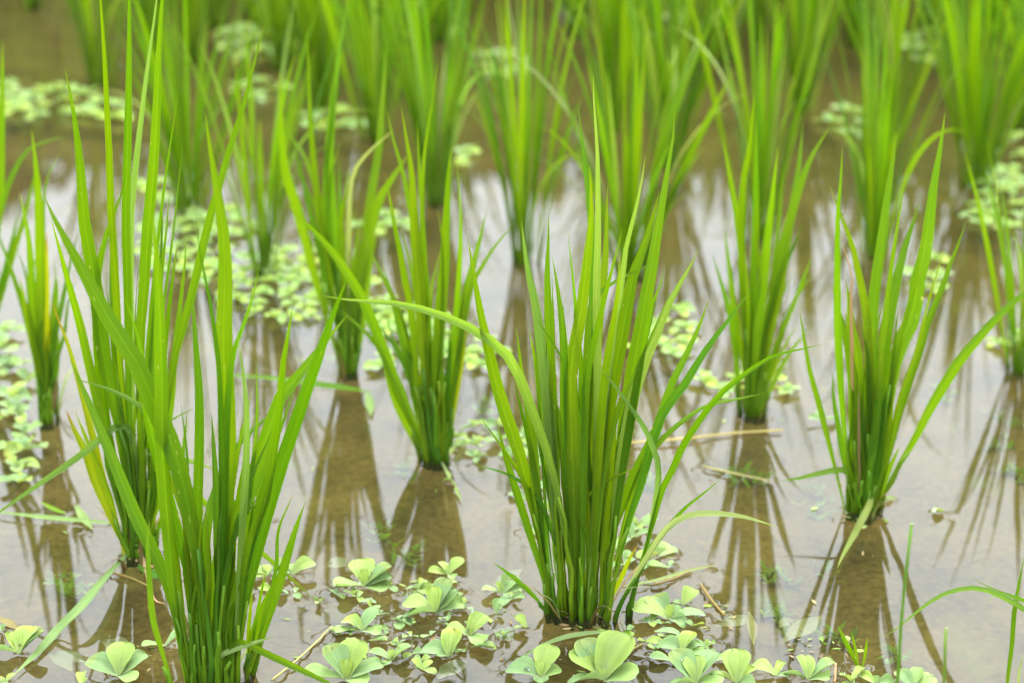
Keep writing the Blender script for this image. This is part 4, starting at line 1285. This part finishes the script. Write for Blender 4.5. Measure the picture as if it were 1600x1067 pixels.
floating_strip('fallen_leaf', 'green leaf resting under the foot of the tall left plant', 'leaf', [(214, 886), (240, 897), (270, 907)], 11, 'd', FL, mat=M_RICE, z=0.002)
# old leaves just under the surface
SU = 'old leaves sunk below the surface'
for lab, pts, w in (
    ('pale sunken leaf under the surface right of the front mat', [(1118, 978), (1145, 972), (1178, 962)], 15),
    ('narrow sunken leaf pointing down, right of the front mat', [(1170, 955), (1176, 985), (1178, 1008)], 10),
    ('broad pale sunken leaf left of the brown reflection at the lower right', [(1224, 1003), (1250, 985), (1284, 962)], 20),
    ('small pale sunken leaf tip beside the little fish', [(1218, 980), (1228, 972), (1240, 968)], 12),
    ('pale torn sunken leaf at the lower left, left of the upright tongue leaf', [(75, 1020), (98, 1030), (112, 1048)], 18),
    ('second torn sunken leaf at the lower left, close to the first', [(100, 1016), (116, 1026), (134, 1034)], 12),
    ('round sunken leaf above the upright tongue leaf at lower left', [(160, 1002), (185, 1010), (210, 1020)], 22),
    ('pale sunken leaf at the far left of the front mat', [(512, 884), (528, 880), (544, 876)], 18),
    ('pale sunken leaf behind the small lettuce by the central foot', [(772, 915), (795, 902), (816, 888)], 14),
    ('large dim sunken leaf in the right of the front mat', [(775, 985), (790, 992), (800, 1000)], 22),
    ('dim sunken leaf below the single tall pale lettuce leaf', [(685, 1060), (705, 1045), (730, 1032)], 20)):
    floating_strip('sunken_leaf', lab, 'leaf', pts, w, 'u', SU, z=-0.010, mat=M_PIST, base=0.3, peak=0.42)


def fish():
    G = ground(1258, 993, -0.010); T = ground(1238, 975, -0.010)
    root = empty('fish', G); tag(root, 'tiny dark fish under the surface over the broad pale sunken leaf', 'fish')
    ax = np.array(T - G); L = np.linalg.norm(ax); ax /= L; L *= 1.25
    path = [ax * L * t for t in np.linspace(-0.35, 1.0, 12)]
    rad = np.array([0.10, 0.16, 0.24, 0.38, 0.55, 0.72, 0.88, 1.0, 1.0, 0.92, 0.7, 0.25]) * 0.0021
    tube('body', path, rad, M_BUG, root, (0.05, 0.05, 0.04), np.zeros(3), sides=10)
    side = np.array((-ax[1], ax[0], 0.0)); e = path[0]
    V = [e + ax * 0.001, e - ax * 0.005 + np.array((0, 0, 0.0022)), e - ax * 0.0032, e - ax * 0.005 - np.array((0, 0, 0.0022)), e + ax * 0.001 + side * 0.0003]
    mesh_obj('tail_fin', V, [(0, 1, 2), (0, 2, 3), (4, 2, 1), (4, 3, 2)], M_BUG, root)
    for sg in (-1, 1):
        c = path[7] + side * 0.0016 * sg
        V = [c, c - ax * 0.003 + side * 0.0025 * sg, c - ax * 0.0042 + side * 0.0012 * sg]
        mesh_obj('side_fin', V, [(0, 1, 2)], M_BUG, root)


fish()


def algae():
    """fine green water weed growing on the mud, seen through the reflections"""
    rng = random.Random(8)
    V, F, C_, U = [], [], [], []
    spots = [(600, 830), (640, 870), (655, 935), (1160, 745), (1180, 750), (1215, 905), (1205, 960), (1265, 770), (1270, 800),
             (1290, 895), (1255, 990), (1570, 705), (1580, 740), (1560, 660), (360, 690), (500, 560), (100, 910), (120, 930),
             (300, 520), (1230, 970), (1300, 1000), (1400, 1030), (760, 640), (850, 560), (1010, 760), (640, 740), (1480, 620)]
    for (px, py) in spots:
        for q in range(rng.randint(5, 12)):
            G = ground(px + rng.gauss(0, 13), py + rng.gauss(0, 7), -0.034)
            for k in range(rng.randint(3, 6)):
                a = rng.uniform(0, 6.28); l = rng.uniform(0.006, 0.016); w = l * rng.uniform(0.12, 0.25)
                d = Vector((math.cos(a), math.sin(a), rng.uniform(0.1, 0.9))); s = Vector((-math.sin(a), math.cos(a), 0)) * w
                b = len(V)
                V += [G - s * .4, G + s * .4, G + d * l * .6 + s, G + d * l, G + d * l * .6 - s]
                F.append((b, b + 1, b + 2, b + 3, b + 4))
                g = rng.uniform(0.6, 1.2)
                C_ += [(0.075 * g, 0.15 * g, 0.008 * g, 1)] * 5
                U += [(0.2, 0.0), (0.8, 0), (0.9, 0.5), (0.5, 1), (0.1, 0.5)]
    o = mesh_obj('algae', V, F, M_RICE, None, C_, U, smooth=False)
    tag(o, 'fine green water weed on the mud under the clear water', 'water weed', kind='stuff')


algae()


def scum():
    """tiny scraps of leaf and husk drifting on the surface"""
    rng = random.Random(31)
    V, F, C_, U = [], [], [], []
    zones = [(1090, 960, 60, 26, 60), (1290, 1015, 60, 26, 70), (700, 960, 120, 60, 60), (1010, 880, 60, 30, 30), (210, 1030, 80, 24, 40),
             (690, 745, 60, 16, 26), (1345, 812, 46, 14, 24), (215, 885, 60, 16, 26), (915, 975, 60, 16, 30), (800, 800, 800, 260, 110),
             (1180, 665, 60, 14, 14), (80, 680, 60, 20, 20), (450, 1000, 40, 40, 12)]
    tints = [(0.10, 0.15, 0.03), (0.14, 0.17, 0.05), (0.17, 0.13, 0.06), (0.12, 0.08, 0.035), (0.09, 0.14, 0.02), (0.05, 0.035, 0.02)]
    for (cx, cy, sx, sy, n) in zones:
        for i in range(n):
            a, q_ = rng.uniform(0, 6.28), math.sqrt(rng.random())
            G = ground(cx + sx * q_ * math.cos(a), cy + sy * q_ * math.sin(a), 0.0012)
            l = rng.choice((0.001, 0.0015, 0.002, 0.0035, 0.006)); w = l * rng.uniform(0.15, 0.5)
            t = rng.uniform(0, 6.28)
            d = Vector((math.cos(t), math.sin(t), rng.uniform(-0.1, 0.1))); e = Vector((-math.sin(t), math.cos(t), rng.uniform(-0.1, 0.3))) * w
            b = len(V)
            V += [G - d * l, G - d * l * .3 + e, G + d * l * .5 + e * .8, G + d * l, G + d * l * .2 - e]
            F.append((b, b + 4, b + 3, b + 2, b + 1))
            c = rng.choice(tints); g = rng.uniform(.7, 1.3)
            C_ += [(c[0] * g, c[1] * g, c[2] * g, 1)] * 5
            U += [(0.2, 0), (0.8, 0), (0.9, .5), (.5, 1), (.1, .5)]
    o = mesh_obj('floating_debris', V, F, M_DRY, None, C_, U, smooth=False)
    tag(o, 'tiny scraps of husk and leaf drifting on the water', 'debris', kind='stuff')


scum()


def spider():
    G = ground(690, 972, 0.008)
    root = empty('spider', G); tag(root, 'small dark spider with spread legs, resting by the largest lettuce of the front mat', 'spider')
    rng = random.Random(3)
    import bmesh
    bm = bmesh.new()
    m1 = Matrix.Translation((0.0016, 0, 0.0016)) @ Matrix.Rotation(0.3, 4, 'Y') @ Matrix.Diagonal((0.0022, 0.0014, 0.0013, 1))
    m2 = Matrix.Translation((-0.0012, 0, 0.0014)) @ Matrix.Diagonal((0.0013, 0.0011, 0.0009, 1))
    for m_ in (m1, m2): bmesh.ops.create_uvsphere(bm, u_segments=12, v_segments=8, radius=1.0, matrix=m_)
    me = bpy.data.meshes.new('body'); bm.to_mesh(me); bm.free()
    me.polygons.foreach_set('use_smooth', [True] * len(me.polygons)); me.materials.append(M_BUG)
    o = bpy.data.objects.new('body', me); COL.objects.link(o); o.parent = root
    for sgn in (-1, 1):
        for k in range(4):
            a = R(35 + 37 * k) * sgn
            d = np.array((-math.cos(a), math.sin(a), 0.0))
            b = np.array((-0.0012 + 0.0004 * (k - 1.5), 0.0008 * sgn, 0.0015))
            L = 0.0072 if k in (0, 3) else 0.0056
            path = [b, b + d * L * .35 + (0, 0, 0.0022), b + d * L * .7 + (0, 0, 0.0008), b + d * L + (0, 0, -0.0034)]
            t = tube('leg', resample(path, 9), np.linspace(0.00026, 0.00012, 9), M_BUG, root, (0.04, 0.03, 0.02), np.zeros(3), sides=5)


spider()


def water_drops():
    rng = random.Random(4)
    import bmesh
    dm = bpy.data.meshes.new('water_drop')
    bm = bmesh.new()
    bmesh.ops.create_uvsphere(bm, u_segments=14, v_segments=8, radius=1.0)
    for v in bm.verts: v.co.z = v.co.z * 0.7
    bm.to_mesh(dm); bm.free()
    dm.polygons.foreach_set('use_smooth', [True] * len(dm.polygons))
    dm.materials.append(M_DROP)
    deps = bpy.context.evaluated_depsgraph_get()
    leaves = [o for o in bpy.data.objects if o.name.startswith('leaf') and o.parent and o.parent.name.startswith('water_lettuce')]
    bpy.context.view_layer.update()
    n = 0
    for o in leaves:
        M = o.matrix_world
        p0 = M.translation
        if p0.y > 2.15: continue
        r = rng.random()
        k = 1 if r < 0.35 else (2 if r < 0.5 else 0)
        for q in range(k):
            i = rng.randrange(14, len(o.data.vertices) - 14)
            v = o.data.vertices[i]
            p = M @ v.co
            d = bpy.data.objects.new('water_drop', dm)
            COL.objects.link(d)
            par = o.parent
            s = rng.choice((0.0007, 0.0009, 0.0012, 0.0016))
            d.parent = o
            d.matrix_world = Matrix.Translation(p + Vector((0, 0, s * 0.45))) @ Matrix.Scale(s, 4)
            n += 1
    # the one large drop on the lettuce below the central rice plant, and on the lone leaf
    for (px, py, s) in ((819, 1047, 0.0028), (1466, 805, 0.0030)):
        tgt = ground(px, py, 0.008)
        best = min(leaves, key=lambda o: min((o.matrix_world @ v.co - tgt).length for v in o.data.vertices))
        v = min(best.data.vertices, key=lambda v: (best.matrix_world @ v.co - tgt).length)
        d = bpy.data.objects.new('water_drop', dm); COL.objects.link(d)
        d.parent = best
        d.matrix_world = Matrix.Translation(best.matrix_world @ v.co + Vector((0, 0, s * 0.5))) @ Matrix.Scale(s, 4)


water_drops()

build_water()
